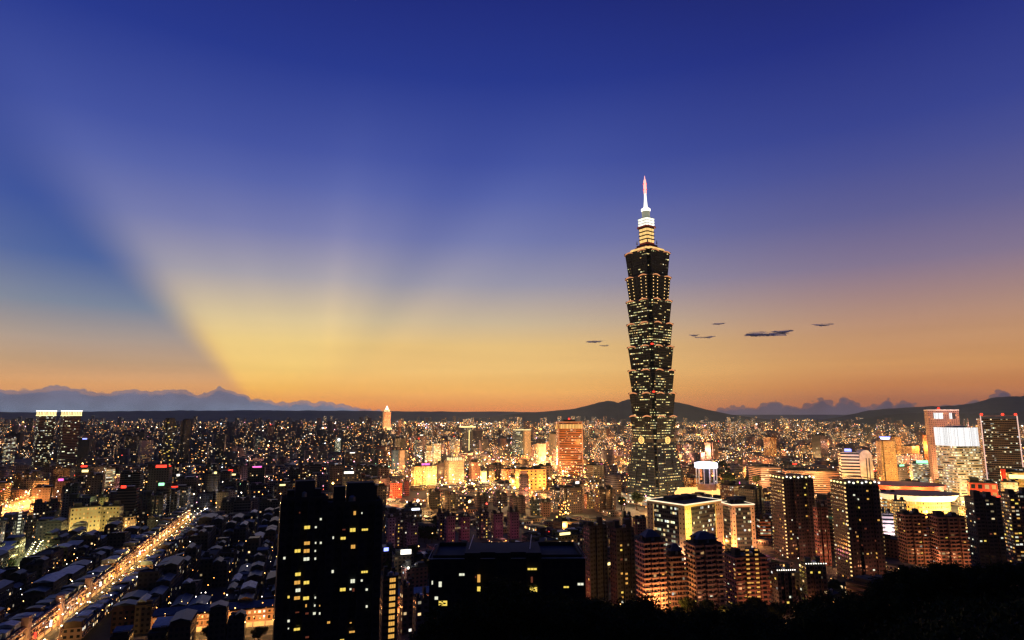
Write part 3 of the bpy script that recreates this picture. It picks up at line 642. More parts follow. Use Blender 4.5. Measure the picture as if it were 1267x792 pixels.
for (xl, xr, yt, D, st, cl, lf, lab) in (
    (571, 585, 529, 1950, 'office', (.04, .05, .05), .2, 'dark glass tower under a long gold roofline in the middle distance'),
    (635, 647, 533, 1800, 'office', (.04, .05, .06), .45, 'dark glass tower with yellow-green strips, left of the lit-topped pair'),
    (647, 657, 533, 1800, 'grid', (.4, .3, .22), .2, 'beige ribbed tower with a yellow lit top, right of the pair'),
    (512, 522, 545, 1800, 'office', (.03, .03, .04), .45, 'dark tower with a column of yellow windows and a red lamp'),
    (525, 534, 551, 1700, 'ribbon', (.3, .22, .12), .5, 'short tower with a bright yellow striped face'),
    (534, 545, 549, 1710, 'ribbon', (.5, .38, .15), .8, 'yellow banded office tower beside the striped one'),
    (483, 492, 557, 1500, 'apt_dark', (.12, .2, .34), .02, 'blue windowless slab tower in the middle distance'),
    (492, 500, 557, 1500, 'apt', (.5, .36, .28), .05, 'pale beige slab tower standing against the blue slab'),
    (664, 676, 549, 1700, 'apt', (.5, .42, .32), .1, 'cream cube-like block left of the orange-brown office tower'),
    (482, 497, 598, 1010, 'gold', (.6, .12, .06), .25, 'block washed in red-orange light west of the golden hotel'),
    (499, 506, 595, 1040, 'apt_dark', (.3, .08, .1), .08, 'thin maroon block between the red-washed block and the golden hotel'),
    (540, 549, 573, 1230, 'apt_dark', (.08, .04, .06), .06, 'dark violet slab left of the beige grid hotel'),
    (605, 612, 583, 1230, 'grid', (.5, .42, .2), .3, 'cream slab with a lit edge right of the yellow-walled block'),
    (385, 392, 590, 1000, 'apt_dark', (.09, .09, .12), .04, 'narrow dark stair tower above the black apartment towers'),
    (313, 320, 540, 2300, 'office', (.03, .12, .2), .3, 'dark blue slender tower right of the red-lamped tower'),
    (327, 336, 527, 2500, 'apt_dark', (.12, .03, .07), .08, 'dark maroon tower with red lamps on its top in the left distance'),
    (413, 420, 541, 2200, 'office', (.04, .2, .2), .7, 'small turquoise-lit tower in the left middle distance'),
    (168, 186, 545, 1700, 'grid', (.3, .26, .34), .3, 'pinkish wide block left of the dark slender pair'),
    (0, 15, 541, 1700, 'ribbon', (.35, .28, .26), .5, 'pale banded office block at the left edge'),
    (126, 140, 579, 1150, 'ribbon', (.3, .26, .22), .5, 'cream banded block above the green-lit stair tower'),
):
    k_ = L('office_tower' if st in ('office', 'ribbon') else 'residential_tower', lab, 'tower', xl, xr, yt, D=D, rel=20, k=.8, style=st, col=cl, lit=lf, vis=yt+(30 if D > 1400 else 28))
    p, w_, d_, h = k_
    if 'gold roofline' in lab: edge_strip(p, rect(w_+14, d_+3), h+2, 1.6, 'g_yel'); m = M(); m.box(1, -d_/2-.4, 1.6, .8, 20, h-8); m.obj('light_column', MT['g_yel'], p)
    if 'yellow lit top' in lab or 'lit-topped' in lab: crown(p, w_+1, d_+1, h+1, 3.5, 's_gold')
    if 'red lamp' in lab: sphere_lamp(p, 0, 0, h+5, 2.4, 'g_red')
    if 'turquoise' in lab: sphere_lamp(p, 0, -d_/2, h-8, 5, 'g_cool', 'roof_sign')
    if 'red-orange' in lab: light(p.location.x, p.location.y-40, 12, 130000, (1, .12, .03), 3, name='floodlight')
    if 'ribbed' in lab or 'cream' in lab or 'beige' in lab or 'yellow banded' in lab: light(p.location.x-5, p.location.y-50, 14, 110000, (1, .6, .25), 3, name='floodlight')
# bluish-pink slab towers in front of the golden hotel
for i, (xl, xr, yt, D, cl, lf, lab) in enumerate((
    (478, 488, 642, 640, (.2, .22, .3), .12, 'bluish apartment tower with a pale side wall, leftmost of the slab towers'),
    (488, 498, 640, 650, (.1, .12, .18), .45, 'dark blue apartment tower with a lit window column, second of the slab towers'),
    (498, 506, 643, 650, (.09, .1, .14), .5, 'thin dark apartment tower with yellow windows, third of the slab towers'),
    (504, 516, 648, 630, (.12, .11, .2), .08, 'blue slab tower with a magenta-washed foot, fourth of the slab towers'),
    (541, 550, 637, 680, (.08, .08, .12), .5, 'dark slab tower dotted with white windows left of the violet one'),
    (550, 562, 640, 670, (.2, .11, .18), .08, 'violet slab tower with flat roof, left of the violet pair'),
    (568, 580, 641, 670, (.17, .08, .14), .06, 'violet slab tower with an orange-lit roof room, right of the violet pair'),
    (590, 603, 636, 690, (.07, .07, .1), .5, 'dark slab tower with two columns of yellow windows'),
    (608, 621, 637, 690, (.2, .1, .17), .12, 'mauve slab tower right of the yellow-windowed tower'),
    (628, 641, 635, 690, (.17, .09, .16), .05, 'mauve slab tower with a blue roof near the dark apartment courts'),
)):
    p, w_, d_, h = L('slab_tower', lab, 'tower', xl-1, xr+2, yt-1, D=D, rel=24, k=.9, style='apt_dark' if cl[0] < .15 else 'apt', col=cl, lit=lf*.3, vis=yt+32, plan='notch', cw=2.6, ch=3.1, wprob=lf*.7, wcols=.5, wlimit=30, ww=1.3, wh=1.3, group='slab towers west of the dark roof')
    if cl[0] > .11: light(p.location.x+8, p.location.y-26, 7, 2800, (1, .25, .3), 2, name='street_or_fill_light')
# dark courts in front of the department store
for (xl, xr, yt, D, cl, lf, lab, pl) in (
    (527, 545, 610, 900, (.05, .05, .06), .10, 'nearly black apartment tower with one dotted column of lamps', 'notch'),
    (545, 567, 613, 880, (.06, .05, .07), .12, 'black wide apartment block right of the dotted tower', 'bay'),
    (641, 655, 590, 960, (.12, .08, .1), .08, 'dark stepped tower with a pink crown before the orange store', 'notch'),
    (630, 650, 616, 860, (.1, .06, .08), .05, 'maroon apartment block below the stepped tower', 'bay'),
    (655, 668, 620, 840, (.05, .06, .08), .18, 'dark apartment tower with a dotted window column by the glowing avenue', 'notch'),
    (668, 681, 622, 830, (.22, .1, .1), .05, 'reddish apartment tower on the glowing avenue', 'notch'),
    (692, 722, 604, 860, (.08, .05, .06), .16, 'broad dark apartment tower with a blunt stepped roof', 'notch'),
    (736, 762, 606, 870, (.07, .045, .05), .18, 'dark apartment tower with an arch on its roof', 'bay'),
    (586, 604, 615, 900, (.09, .06, .09), .06, 'plum-dark block below the yellow-walled block', 'bay'),
    (610, 628, 612, 920, (.11, .08, .12), .05, 'dark pleated block left of the stepped tower', 'bay'),
    (723, 736, 612, 900, (.3, .18, .1), .4, 'orange-lit low block between the two dark apartment towers', 'rect'),
    (768, 782, 640, 700, (.2, .08, .12), .05, 'dark pink block in front of the domed trees', 'notch'),
    (782, 800, 642, 690, (.22, .08, .12), .05, 'dark rose block against the white-banded office complex', 'notch'),
):
    p, w_, d_, h = L('apartment_tower', lab, 'tower', xl, xr, yt, D=D, rel=24, k=.7, style='apt_dark', col=cl, lit=lf*.5, plan=pl, vis=yt+34, cw=2.8, ch=3.1, wprob=lf, wlimit=45, ww=1.4, wh=1.4)
    if 'arch' in lab:
        m = M(); m.tube([(w_*.4*math.cos(t*math.pi/10), 0, h+1+7*math.sin(t*math.pi/10)) for t in range(11)], 1.1, 6); m.obj('roof_arch', MT['concrete'], p)
    if 'pink crown' in lab: crown(p, w_*.6, d_*.6, h, 8, 'pink', 'roof_room')
# the office complex with pale stone ends and big dark glass faces
ocw = dict(ch=4.2)
def stone_block(lab, xl, xr, yt, base, rel, k, lit, face=(.5, .38, .3), anchor=None):
    p, w_, d_, h = L('office_complex', lab, 'office building', xl, xr, yt, base=base, rel=rel, k=k, style='office', col=(.04, .04, .045), lit=lit, cw=2.2, ch=4.0, anchor=anchor, roof=None)
    for sx in (-1, 1):
        for sy in (-1, 1):
            m = M(); m.prism(rect(w_*.17, d_*.17, sx*w_*.44, sy*d_*.44), 0, h+1, cw=3.2, ch=4); m.obj('stone_pier', [MT['stonegrid'], MT['roof']], p, (*face, .18))
    m = M(); A = rect(w_*1.05, d_*1.05); m.prism(A, h+.6, h+3.2, ch=0, mi=0, mt=1); m.cap(A[::-1], h+.6, 0); m.obj('cornice', [MT['stonep'], MT['roof']], p, (*face, .1))
    edge_strip(p, rect(w_*1.07, d_*1.07), h+3.0, .55, 'g_cream'); 
    for i in range(3): m = M(); m.box(w_*(-.25+.25*i), d_*.1, w_*.16, d_*.3, h+3.2, h+6.5, 0, 1); m.obj('plant_room', [MT['darkwall'], MT['roof']], p)
    return p, w_, d_, h
MT['stonegrid'] = facade('pierced_stone', (.34, .66, .35, .7), WARM, 1.0); MT['stonep'] = plain('pale_stone', (.4, .3, .25), .8, objcol=True)
p, w_, d_, h = stone_block('pale stone office complex with big dark glazed faces and a lit cornice', 803, 893, 625, 700, 52, .8, .42, (.55, .42, .24), 'the white-banded office complex')
P1, w1, h1 = p, w_, h
lx, ly = p.location.x, p.location.y
light(at(843, 640, 600).x, ly-46, h-14, 60000, (1, .75, .15), 3, name='floodlight'); light(at(843, 690, 600).x, ly-44, 8, 70000, (1, .72, .1), 3, name='floodlight')
light(at(885, 690, 600).x, ly-36, 8, 90000, (1, .3, .2), 3, name='floodlight'); light(at(820, 690, 600).x, ly-30, 8, 30000, (1, .45, .3), 3, name='floodlight')
m = M(); m.box(-w_*.33, -d_*.52-1.2, 3.6, 1.5, 0, h*.62); 
p, w_, d_, h = stone_block('rose and gold lit stone block with a framed glass front', 893, 934, 628, 685, 30, .9, .3, (.5, .38, .28))
light(p.location.x-20, p.location.y-34, 10, 80000, (1, .5, .18), 3, name='floodlight'); light(p.location.x+8, p.location.y-40, 8, 12000, (1, .2, .4), 3, name='floodlight')
L('office_block', 'orange-lit banded office block beside the rose and gold block', 'office building', 936, 953, 643, D=690, rel=20, k=.8, style='ribbon', col=(.5, .22, .1), lit=.5, vis=676)
light(at(945, 660, 640).x, 655, 8, 30000, (1, .35, .1), 2, name='street_or_fill_light')
# signal tower on columns
p = empty('light_pavilion', (at(874, 585, 905).x, 905, 0)); tag(p, 'white round pavilion of slim columns under a blazing blue-white ring', 'tower'); FOOT.append((p.location.x, 905, 24)); SPANS.append((840, 890, 880, 608)); ANCH.append(('the blue-ringed pavilion', 874, 905))
zt, zm, zl = [HC+ray(874, q)[1]*905 for q in (579, 598, 612)]
m = M(); m.lathe([(15, 0), (15, zl), (17, zl+.5)], 28); m.obj('drum', MT['concrete'], p)
m = M(); m.lathe([(34, zl), (34, zl+2), (30, zl+6), (30, zl+7)], 32, cx=-12); m.obj('lit_gallery', MT['g_gold'], p)
m = M(); m.lathe([(13, zl+7), (13, zm)], 24); m.obj('upper_drum', MT['pink'], p); m = M(); m.lathe([(6, zm), (6, zt)], 12); m.obj('core', MT['dark'], p)
for t in range(12):
    a = t*math.pi/6; m = M(); m.tube([(14.5*math.cos(a), 14.5*math.sin(a), zm), (14.5*math.cos(a), 14.5*math.sin(a), zt)], .7, 6); m.obj('column', MT['white'], p)
m = M(); m.lathe([(15, zt), (16, zt+.6), (16, zt+7), (13, zt+8)], 24); m.obj('light_ring', MT['g_cool'], p)
light(p.location.x, 880, zt-3, 8000, (.6, .5, 1), 3, name='floodlight'); light(p.location.x-14, 850, 8, 60000, (1, .5, .12), 4, name='floodlight'); light(p.location.x-55, 900, 14, 90000, (1, .45, .1), 4, name='floodlight')
# terrace building, long hall
L('terrace_building', 'pale pink terrace building with banded floors by the lamp-lit park', 'building', 927, 968, 578, D=1150, rel=35, k=.9, style='ribbon', col=(.5, .33, .27), lit=.18, vis=600, anchor='the pink terrace building')
light(at(925, 600, 1100).x, 1090, 14, 260000, (1, .65, .25), 4, name='floodlight')
L('exhibition_hall', 'long low hall with dark curved roof and salmon walls', 'hall', 968, 1040, 583, D=1080, rel=12, k=.5, style='ribbon', col=(.5, .25, .16), lit=.10, vis=610)
light(at(1010, 600, 1000).x, 1010, 10, 160000, (1, .4, .15), 4, name='floodlight')
# the building with a rounded arch front
p, w_, d_, h = L('arched_building', 'cream building with a rounded arch front and blue light on its roof', 'building', 1039, 1066, 560, D=1020, rel=10, k=1.1, style='ribbon', col=(.6, .52, .42), lit=.12, ch=5, vis=590, roof=None, anchor='the arched cream building')
n = 20; aw = w_*.34; m = M()
pts = [(w_*.5+aw-aw*math.cos(t*math.pi/n), h-aw*.75+aw*math.sin(t*math.pi/n)*1.25) for t in range(n+1)]
prof = [(w_*.5, 0)]+pts+[(w_*.5+2*aw, 0)]
y0, y1 = -d_/2-3, d_/2
m.face([(q[0], y0, q[1]) for q in prof[::-1]][::-1]); m.face([(q[0], y1, q[1]) for q in prof[::-1]])
for a, b_ in zip(prof, prof[1:]): m.face([(a[0], y0, a[1]), (a[0], y1, a[1]), (b_[0], y1, b_[1]), (b_[0], y0, b_[1])])
m.obj('arch_front', MT['cream'], p)
m = M(); m.box(w_*.5+aw, y0-.4, 1.2, .6, 8, h-8); m.obj('slot_window', MT['dark'], p); m = M(); m.box(w_*.5+aw+4, y0-.4, 1.2, .6, 8, h-8); m.obj('slot_window', MT['dark'], p)
m = M(); m.box(0, 0, w_*.35, 6, h+1, h+5); m.obj('roof_sign', MT['g_blue'], p)
light(p.location.x+16, p.location.y-55, 18, 90000, (1, .6, .22), 4, name='floodlight'); light(p.location.x-10, p.location.y-45, h+6, 40000, (.7, .6, 1), 4, name='floodlight')
# gold tower with blue light
p, w_, d_, h = L('office_tower', 'slim golden tower with glowing blue crown lamp', 'tower', 1086, 1113, 546, D=1150, rel=30, k=.8, style='grid', col=(.5, .33, .16), lit=.6, cw=2.3, ch=3.2, plan='notch', vis=600, roof=None, anchor='the golden blue-crowned tower')
crown(p, w_*.6, d_*.6, h, 3, 'pink', 'roof_room'); crown(p, w_*.42, d_*.42, h+3.1, 3, 'g_cool', 'crown_light'); crown(p, w_*.5, d_*.5, h+6.2, 2, 'g_blue', 'crown_light')
light(p.location.x-5, p.location.y-55, 16, 170000, (1, .5, .13), 4, name='floodlight'); light(p.location.x-5, p.location.y-55, 75, 50000, (1, .55, .16), 4, name='floodlight')
p, w_, d_, h = L('office_block', 'mid-rise block under a green-white glowing roof sign', 'office building', 1128, 1152, 574, D=1080, rel=15, k=.7, style='ribbon', col=(.5, .36, .2), lit=.7, vis=592)
m = M(); m.box(3, -d_/2, w_*.7, 2, h+1, h+6); m.obj('roof_sign', MT['g_green'], p)
# tall brown towers at the right
p, w_, d_, h = L('office_tower', 'tall brown tower with two white-lit openings under a red-lamped roof', 'tower', 1149, 1193, 508, D=1120, rel=12, k=.6, style='grid', col=(.34, .2, .16), lit=.22, cw=3.2, ch=3.4, vis=575, roof=None, anchor='the tall brown tower')
for (x0, x1, mt) in ((-.32, -.02, 's_white'), (.18, .27, 's_white'), (.27, .38, 'dark')):
    m = M(); m.prism(rect(w_*(x1-x0), .8, w_*(x0+x1)/2, -d_/2-.3), h-15, h-4, cw=1.6, ch=11, mi=0, mt=0); m.obj('sky_opening', MT[mt], p)
crown(p, w_+1, d_+1, h, 1.6, 'white', 'cornice'); sphere_lamp(p, -w_*.12, -d_*.4, h+3.5, 2.4, 'g_red')
light(p.location.x-12, p.location.y-60, h+6, 120000, (1, .55, .5), 4, name='floodlight'); light(p.location.x-26, p.location.y-45, 30, 260000, (1, .5, .2), 4, name='floodlight')
p, w_, d_, h = L('office_tower', 'white-topped office tower with a huge glowing striped crown', 'tower', 1161, 1217, 552, D=930, rel=42, k=.9, style='ribbon', col=(.42, .34, .24), lit=.62, cw=2.6, ch=3.9, vis=590, roof=None, anchor='the white-crowned office tower')
m = M(); hc = HC+ray(1189, 529)[1]*930-h; m.prism(rect(w_, d_), h, h+hc, cw=1.4, ch=hc, mi=0, mt=1); m.obj('glowing_crown', [MT['s_white'], MT['roof']], p)
m = M(); m.box(0, 0, w_*.5, d_*.4, h+hc, h+hc+2.5); m.obj('roof_room', MT['white'], p)
light(p.location.x-16, p.location.y-60, 14, 330000, (1, .68, .3), 4, name='floodlight')
p, w_, d_, h = L('office_tower', 'dark glass tower framed by lit corner posts with three red roof lamps', 'tower', 1214, 1265, 518, D=1050, rel=14, k=.6, style='office', col=(.2, .13, .08), lit=.3, cw=2.4, ch=3.6, vis=572, roof=None, anchor='the post-framed glass tower')
for sx in (-1, 1):
    m = M(); m.tube([(sx*(w_/2+.8), -d_/2-.8, 0), (sx*(w_/2+.8), -d_/2-.8, h+5)], .8, 6); m.obj('corner_post', MT['g_pink'], p)
m = M(); m.tube([(-w_/2-1, -d_/2-.8, h+4), (w_/2+1, -d_/2-.8, h+5)], .6, 6); m.obj('roof_beam', MT['pink'], p)
for t in (-.48, .12, .48): sphere_lamp(p, w_*t, -d_/2-1, h+7, 2.3, 'g_red')
light(p.location.x+6, p.location.y-55, 16, 480000, (1, .48, .1), 4, name='floodlight')
# red roofed hall and the hall with white swept roof
def disc(p, rx, ry, z0, z1, mt, name, rx1=None, ry1=None, n=40, top='roof', cx=0, cy=0, tilt=0):
    rx1 = rx1 or rx; ry1 = ry1 or ry
    A = [(cx+rx*math.cos(2*math.pi*t/n), cy+ry*math.sin(2*math.pi*t/n)) for t in range(n)]; B = [(cx+rx1*math.cos(2*math.pi*t/n), cy+ry1*math.sin(2*math.pi*t/n)) for t in range(n)]
    m = M(); m.ring(A, B, z0, z1, 0, cells(A, 3), 0, max(1, round((z1-z0)/5))); m.cap(B, z1, 1); m.cap(A[::-1], z0, 0); return m.obj(name, [MT[mt], MT[top]], p, (.5, .35, .15, .8))
D = 900; p = empty('concert_hall', (at(1133, 605, D).x, D+20, 0)); tag(p, 'round hall glowing yellow beneath a red disc roof', 'hall'); FOOT.append((p.location.x, D+20, 62)); SPANS.append((0, 64, 880, 634)); SPANS.append((1094, 1172, D-30, 607)); ANCH.append(('the red-roofed round hall', 1133, D))
zr = HC+ray(1133, 603)[1]*D
disc(p, 44, 34, 0, zr-3, 'gold', 'lit_walls'); disc(p, 47, 36, zr-10, zr-4, 'g_yel', 'lit_gallery', top='red'); disc(p, 50, 38, zr-3, zr+2.6, 'red', 'disc_roof', 51, 39, top='redtop')
light(p.location.x-55, D-30, 18, 420000, (1, .55, .12), 4, name='floodlight'); light(p.location.x, D-35, 14, 380000, (1, .6, .12), 4, name='floodlight')
D = 760; p = empty('exhibition_hall', (at(1156, 625, D).x, D+30, 0)); tag(p, 'hall with swept white roof edge over an amber glowing wall', 'hall'); FOOT.append((p.location.x, D+30, 60)); SPANS.append((1118, 1196, D-20, 634)); ANCH.append(('the white swept roof hall', 1156, D))
zr = HC+ray(1156, 617)[1]*D
disc(p, 36, 26, 0, zr-4, 'gold', 'amber_wall'); disc(p, 42, 30, zr-4, zr+3, 's_white2', 'swept_roof', 47, 34, top='redtop')
light(p.location.x, D-20, 12, 320000, (1, .55, .14), 4, name='floodlight'); light(p.location.x+30, D-10, 12, 240000, (1, .62, .2), 4, name='floodlight')
p, w_, d_, h = L('shopping_centre', 'red-framed shopping block with warm lit bays', 'store', 1198, 1236, 598, D=800, rel=10, k=.6, style='gold', col=(.5, .06, .03), lit=.8, cw=8, ch=9, vis=612)
light(p.location.x, p.location.y-40, 10, 90000, (1, .3, .08), 3, name='floodlight')
p, w_, d_, h = L('department_store', 'yellow glowing store with a long bright sign band and red pylon', 'store', 1240, 1290, 585, D=860, rel=8, k=.6, style='gold', col=(.6, .4, .12), lit=.8, cw=6, ch=6, vis=610)
m = M(); m.box(4, -d_/2-1, w_*.9, 1.6, h-8, h-3); m.obj('sign_band', MT['g_yel'], p); m = M(); m.box(-w_/2, -d_/2-2, 5, 4, h-14, h+4); m.obj('sign_pylon', MT['red'], p)
light(p.location.x-15, p.location.y-45, 10, 300000, (1, .65, .18), 4, name='floodlight')
p, w_, d_, h = L('office_block', 'small bright cream block at the right below the yellow store', 'office building', 1240, 1262, 597, D=790, rel=14, k=.7, style='gold', col=(.6, .5, .3), lit=.9, cw=3, ch=3.4, vis=625)
light(p.location.x, p.location.y-25, 20, 120000, (1, .8, .45), 3, name='floodlight')
p, w_, d_, h = L('hotel', 'amber banded low block left of the red-roofed round hall', 'building', 1088, 1112, 612, D=800, rel=16, k=.7, style='ribbon', col=(.6, .4, .12), lit=.7, cw=4, ch=4, vis=636)
light(p.location.x, p.location.y-30, 12, 120000, (1, .6, .15), 3, name='floodlight')
p, w_, d_, h = L('office_block', 'lilac-white lit low block with a yellow column between tower and rose apartments', 'building', 1088, 1105, 636, D=690, rel=16, k=.7, style='ribbon', col=(.6, .52, .6), lit=.4, cw=4, ch=4, vis=660)
light(p.location.x, p.location.y-18, 8, 40000, (1, .8, .8), 3, name='floodlight')
p, w_, d_, h = L('apartment_tower', 'cream grid block with tight rows of warm windows behind the rose apartments', 'building', 1104, 1122, 620, D=730, rel=20, k=.6, style='gold', col=(.4, .3, .15), lit=.9, cw=2.6, ch=3, vis=650)
# tall twin apartment towers with lamp-strung corners
for (xl, xr, yt, D, vis, lab, wl) in ((953, 1008, 593, 600, 690, 'tall dark apartment tower with lamp-strung corners, left of the matching two', 60), (1028, 1089, 600, 520, 715, 'tall dark apartment tower with lamp-strung corners, right of the matching two', 60)):
    p, w_, d_, h = L('apartment_tower', lab, 'tower', xl, xr, yt, D=D, rel=32, k=.72, style='apt_dark', col=(.05, .03, .04), lit=.015, plan='bay', bays=3, dep=2.6, cw=3, ch=3.25, vis=vis, wprob=.13, wlimit=38, wts=(3, 3, 3, 3), rmt='darkwall', group='lamp-strung apartment towers', anchor='the lamp-strung apartment towers' if xl < 1000 else None)
    nf = int(h/3.25); A = rect(w_, d_)
    corner_lamps(p, A, (0, 1), nf, 3.25, 'w_hot', 1.5, lim=70); corner_lamps(p, [(-w_/2, d_/2)], (0,), nf, 3.25, 'w_hot', 1.3, lim=28)
    for t in range(9):
        x = -w_/2+w_*t/8; sphere_lamp(p, x, -d_/2-.5, h+1.8+(t % 2)*.8, .9, 'g_white' if t % 3 else 'g_yel', 'roof_lamp')
    for t in range(4): sphere_lamp(p, -w_/2-.5, -d_/2+d_*(t+1)/4.5, h+1.8, .9, 'g_yel', 'roof_lamp')
    m = M(); m.prism(rect(w_*.9, d_*.9), h, h+3.2, ch=0, mt=0); m.obj('roof_room', MT['darkwall'], p)
    # pergola ring above the lamps
    edge_strip(p, rect(w_*1.04, d_*1.04), h+4.2, .3, 'pink', 'roof_ring')
    light(p.location.x+w_*.2, p.location.y-w_*.8, 8, 9000, (1, .35, .15), 2, name='street_or_fill_light')
# balconied apartments along the foot of the hill
for (xl, xr, yt, base, cl, lf, lab, kw) in (
    (1112, 1148, 637, 700, (.27, .15, .11), .03, 'rose apartment block with stacked balconies, left of the rose pair', dict(wprob=.05)),
    (1150, 1197, 640, 705, (.26, .14, .11), .05, 'rose apartment block with a raised stair core, right of the rose pair', dict(wprob=.09)),
    (1197, 1242, 617, 700, (.035, .035, .045), .04, 'black apartment tower with sparse white windows near the right edge', dict(wprob=.09, wts=(1, 1, 6, 2))),
    (1242, 1285, 612, 700, (.12, .07, .05), .3, 'dark apartment tower with warm stacked bays cut by the right edge', dict(wprob=.35, ww=2.6)),
    (722, 752, 652, 742, (.045, .05, .065), .01, 'near-black apartment tower with fine vertical ribs by the hill', dict(wprob=.01)),
    (755, 786, 655, 748, (.035, .035, .045), .02, 'black apartment tower with glowing columns of windows', dict(wprob=.26, wcols=.45, ww=2.0)),
    (789, 823, 671, 764, (.34, .2, .19), .03, 'grey-pink apartment tower with curved balconies over an orange-lit court', dict(wprob=.05)),
    (824, 848, 688, 760, (.2, .12, .12), .06, 'dim stepped apartment block between two balconied towers', dict(wprob=.14)),
    (849, 896, 674, 764, (.26, .17, .16), .03, 'broad grey-brown apartment tower with tiled hip roof', dict(wprob=.06)),
    (897, 950, 689, 752, (.24, .11, .1), .04, 'reddish apartment terrace with two glowing window columns', dict(wprob=.12)),
    (1008, 1027, 628, 700, (.25, .1, .1), .08, 'maroon block seen between the lamp-strung towers', dict(wprob=.1)),
    (955, 985, 708, 760, (.05, .04, .045), .08, 'low dark block with a white-lit roof edge below the lamp-strung tower', dict(wprob=.1)),
    (990, 1024, 700, 760, (.05, .04, .045), .06, 'low dark hall with a white dotted roof edge', dict(wprob=.06)),
):
    nf_ = dict(band=True, out=.9, solid=1.15) if 'balcon' in lab or 'rose' in lab or 'terrace' in lab or 'stepped' in lab or 'hip' in lab else {}
    p, w_, d_, h = L('apartment_building', lab, 'apartment building', xl, xr, yt, base=base, rel=28, k=.7, style='apt_dark', col=cl, lit=lf, plan='bay', bays=3, dep=1.8, cw=3, ch=3.15, wlimit=55, wout=.25, **nf_, **kw)
    if 'hip' in lab or 'curved' in lab or 'stepped' in lab:
        m = M(); A = rect(w_*.7, d_*.7); m.prism(A, h, h+3.4, ch=0, mt=0); m.ring(offset(A, 1), rect(w_*.25, d_*.25), h+3.4, h+7.5, 1); m.cap(rect(w_*.25, d_*.25), h+7.5, 1); m.cap(offset(A, 1)[::-1], h+3.4, 1); m.obj('hip_roof', [MT['darkwall'], MT['bluetile']], p)
    if 'white' in lab and 'roof edge' in lab:
        for t in range(9): sphere_lamp(p, -w_/2+w_*t/8, -d_/2-.5, h+1.6, .45, 'g_white', 'roof_lamp')
    if 'two glowing' in lab:
        for cx_ in (-.13, .16):
            for f in range(12): put_window(p, w_*cx_, -d_/2-1.1, f*3.1+4, 2.6, 1.3, 0, 'w_or')
    if cl[0] > .2: light(p.location.x+4, p.location.y-w_*.6-10, 9, 11000, (1, .4, .16), 2, name='street_or_fill_light')
q = ground(806, 768)
for t in range(7): light(q.x-12+t*4, q.y-5+(t % 3)*3, 6+(t % 3)*3, 12000, (1, .42, .1), .8, name='street_or_fill_light')
# tall narrow lit block and neighbours between the two black buildings
p, w_, d_, h = L('apartment_tower', 'narrow brown tower with one amber-lit stair bay, between the two black buildings', 'tower', 472, 494, 716, D=330, rel=12, k=.8, style='apt_dark', col=(.16, .09, .07), lit=.01, plan='rect')
for f in range(16): put_window(p, w_*.12, -d_/2-.2, 3+f*3.0, 3.2, 2.1, 0, 'w_or')
m = M(); m.lathe([(3.6, h+1), (3.6, h+1.5)], 16, cx=w_*.15); m.obj('round_roof_slab', MT['concrete'], p)
light(p.location.x, p.location.y-14, 5, 2500, (1, .45, .1), 1, name='street_or_fill_light')
for (xl, xr, yt, D, cl, lf, lab) in ((496, 513, 727, 400, (.1, .06, .06), .2, 'small brown block with scattered windows left of the dark roof'), (512, 532, 742, 380, (.06, .07, .09), .1, 'dark low block with a pale roof corner left of the dark roof'),
    (497, 530, 703, 500, (.2, .09, .09), .05, 'rose-lit low block with a star-bright lamp on its corner')):
    p, w_, d_, h = L('apartment_building', lab, 'apartment building', xl, xr, yt, D=D, rel=20, k=.8, style='apt', col=cl, lit=lf)
    if 'star' in lab: sphere_lamp(p, -w_*.45, -d_/2-.5, h+1, 1.1, 'g_white', 'corner_lamp'); light(p.location.x-w_*.45, p.location.y-d_/2-2, h+3, 5000, (1, .9, .7), 1, name='lamp_light')

# ---------------------------------------------------------------- the two near-black buildings
def window_px(p, face_y, x, y, wpx, hpx, mt, D, rel):
    """a lit window in the front wall, at its storey and bay"""
    az_ = math.atan2(p.location.x, p.location.y); rz = p.rotation_euler[2]
    n = Vector((math.sin(rz), -math.cos(rz), 0)); c = Vector((p.location.x, p.location.y, 0))+n*(-face_y)
    a, b_ = ray(x, y); dv = Vector((a, 1, b_)); t = (c.dot(n))/(dv.dot(n)); q = Vector((0, 0, HC))+dv*t
    loc = q-p.location; lx = loc.x*math.cos(rz)+loc.y*math.sin(rz); s = t/760
    w_ = max(.4, round(wpx*s, 1)); h_ = max(.5, round(hpx*s, 1)); put_window(p, lx, face_y-.16, loc.z-h_/2, w_, h_, 0, mt)
D = 250; rl = 4
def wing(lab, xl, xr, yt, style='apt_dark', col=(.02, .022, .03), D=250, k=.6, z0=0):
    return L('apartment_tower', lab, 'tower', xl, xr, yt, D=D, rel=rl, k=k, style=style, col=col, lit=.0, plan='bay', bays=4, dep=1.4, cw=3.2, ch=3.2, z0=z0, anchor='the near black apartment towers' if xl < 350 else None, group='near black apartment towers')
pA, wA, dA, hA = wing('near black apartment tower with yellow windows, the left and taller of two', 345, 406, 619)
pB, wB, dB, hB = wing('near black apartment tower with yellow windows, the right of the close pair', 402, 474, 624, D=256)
m = M(); m.box(0, -1, wA*.42, dA*.5, hA, hA+7.2, 0, 1); m.obj('roof_room', [MT['darkwall'], MT['roof']], pA); m = M(); m.box(wB*.1, 0, wB*.5, dB*.5, hB, hB+8, 0, 1); m.obj('roof_room', [MT['darkwall'], MT['roof']], pB)
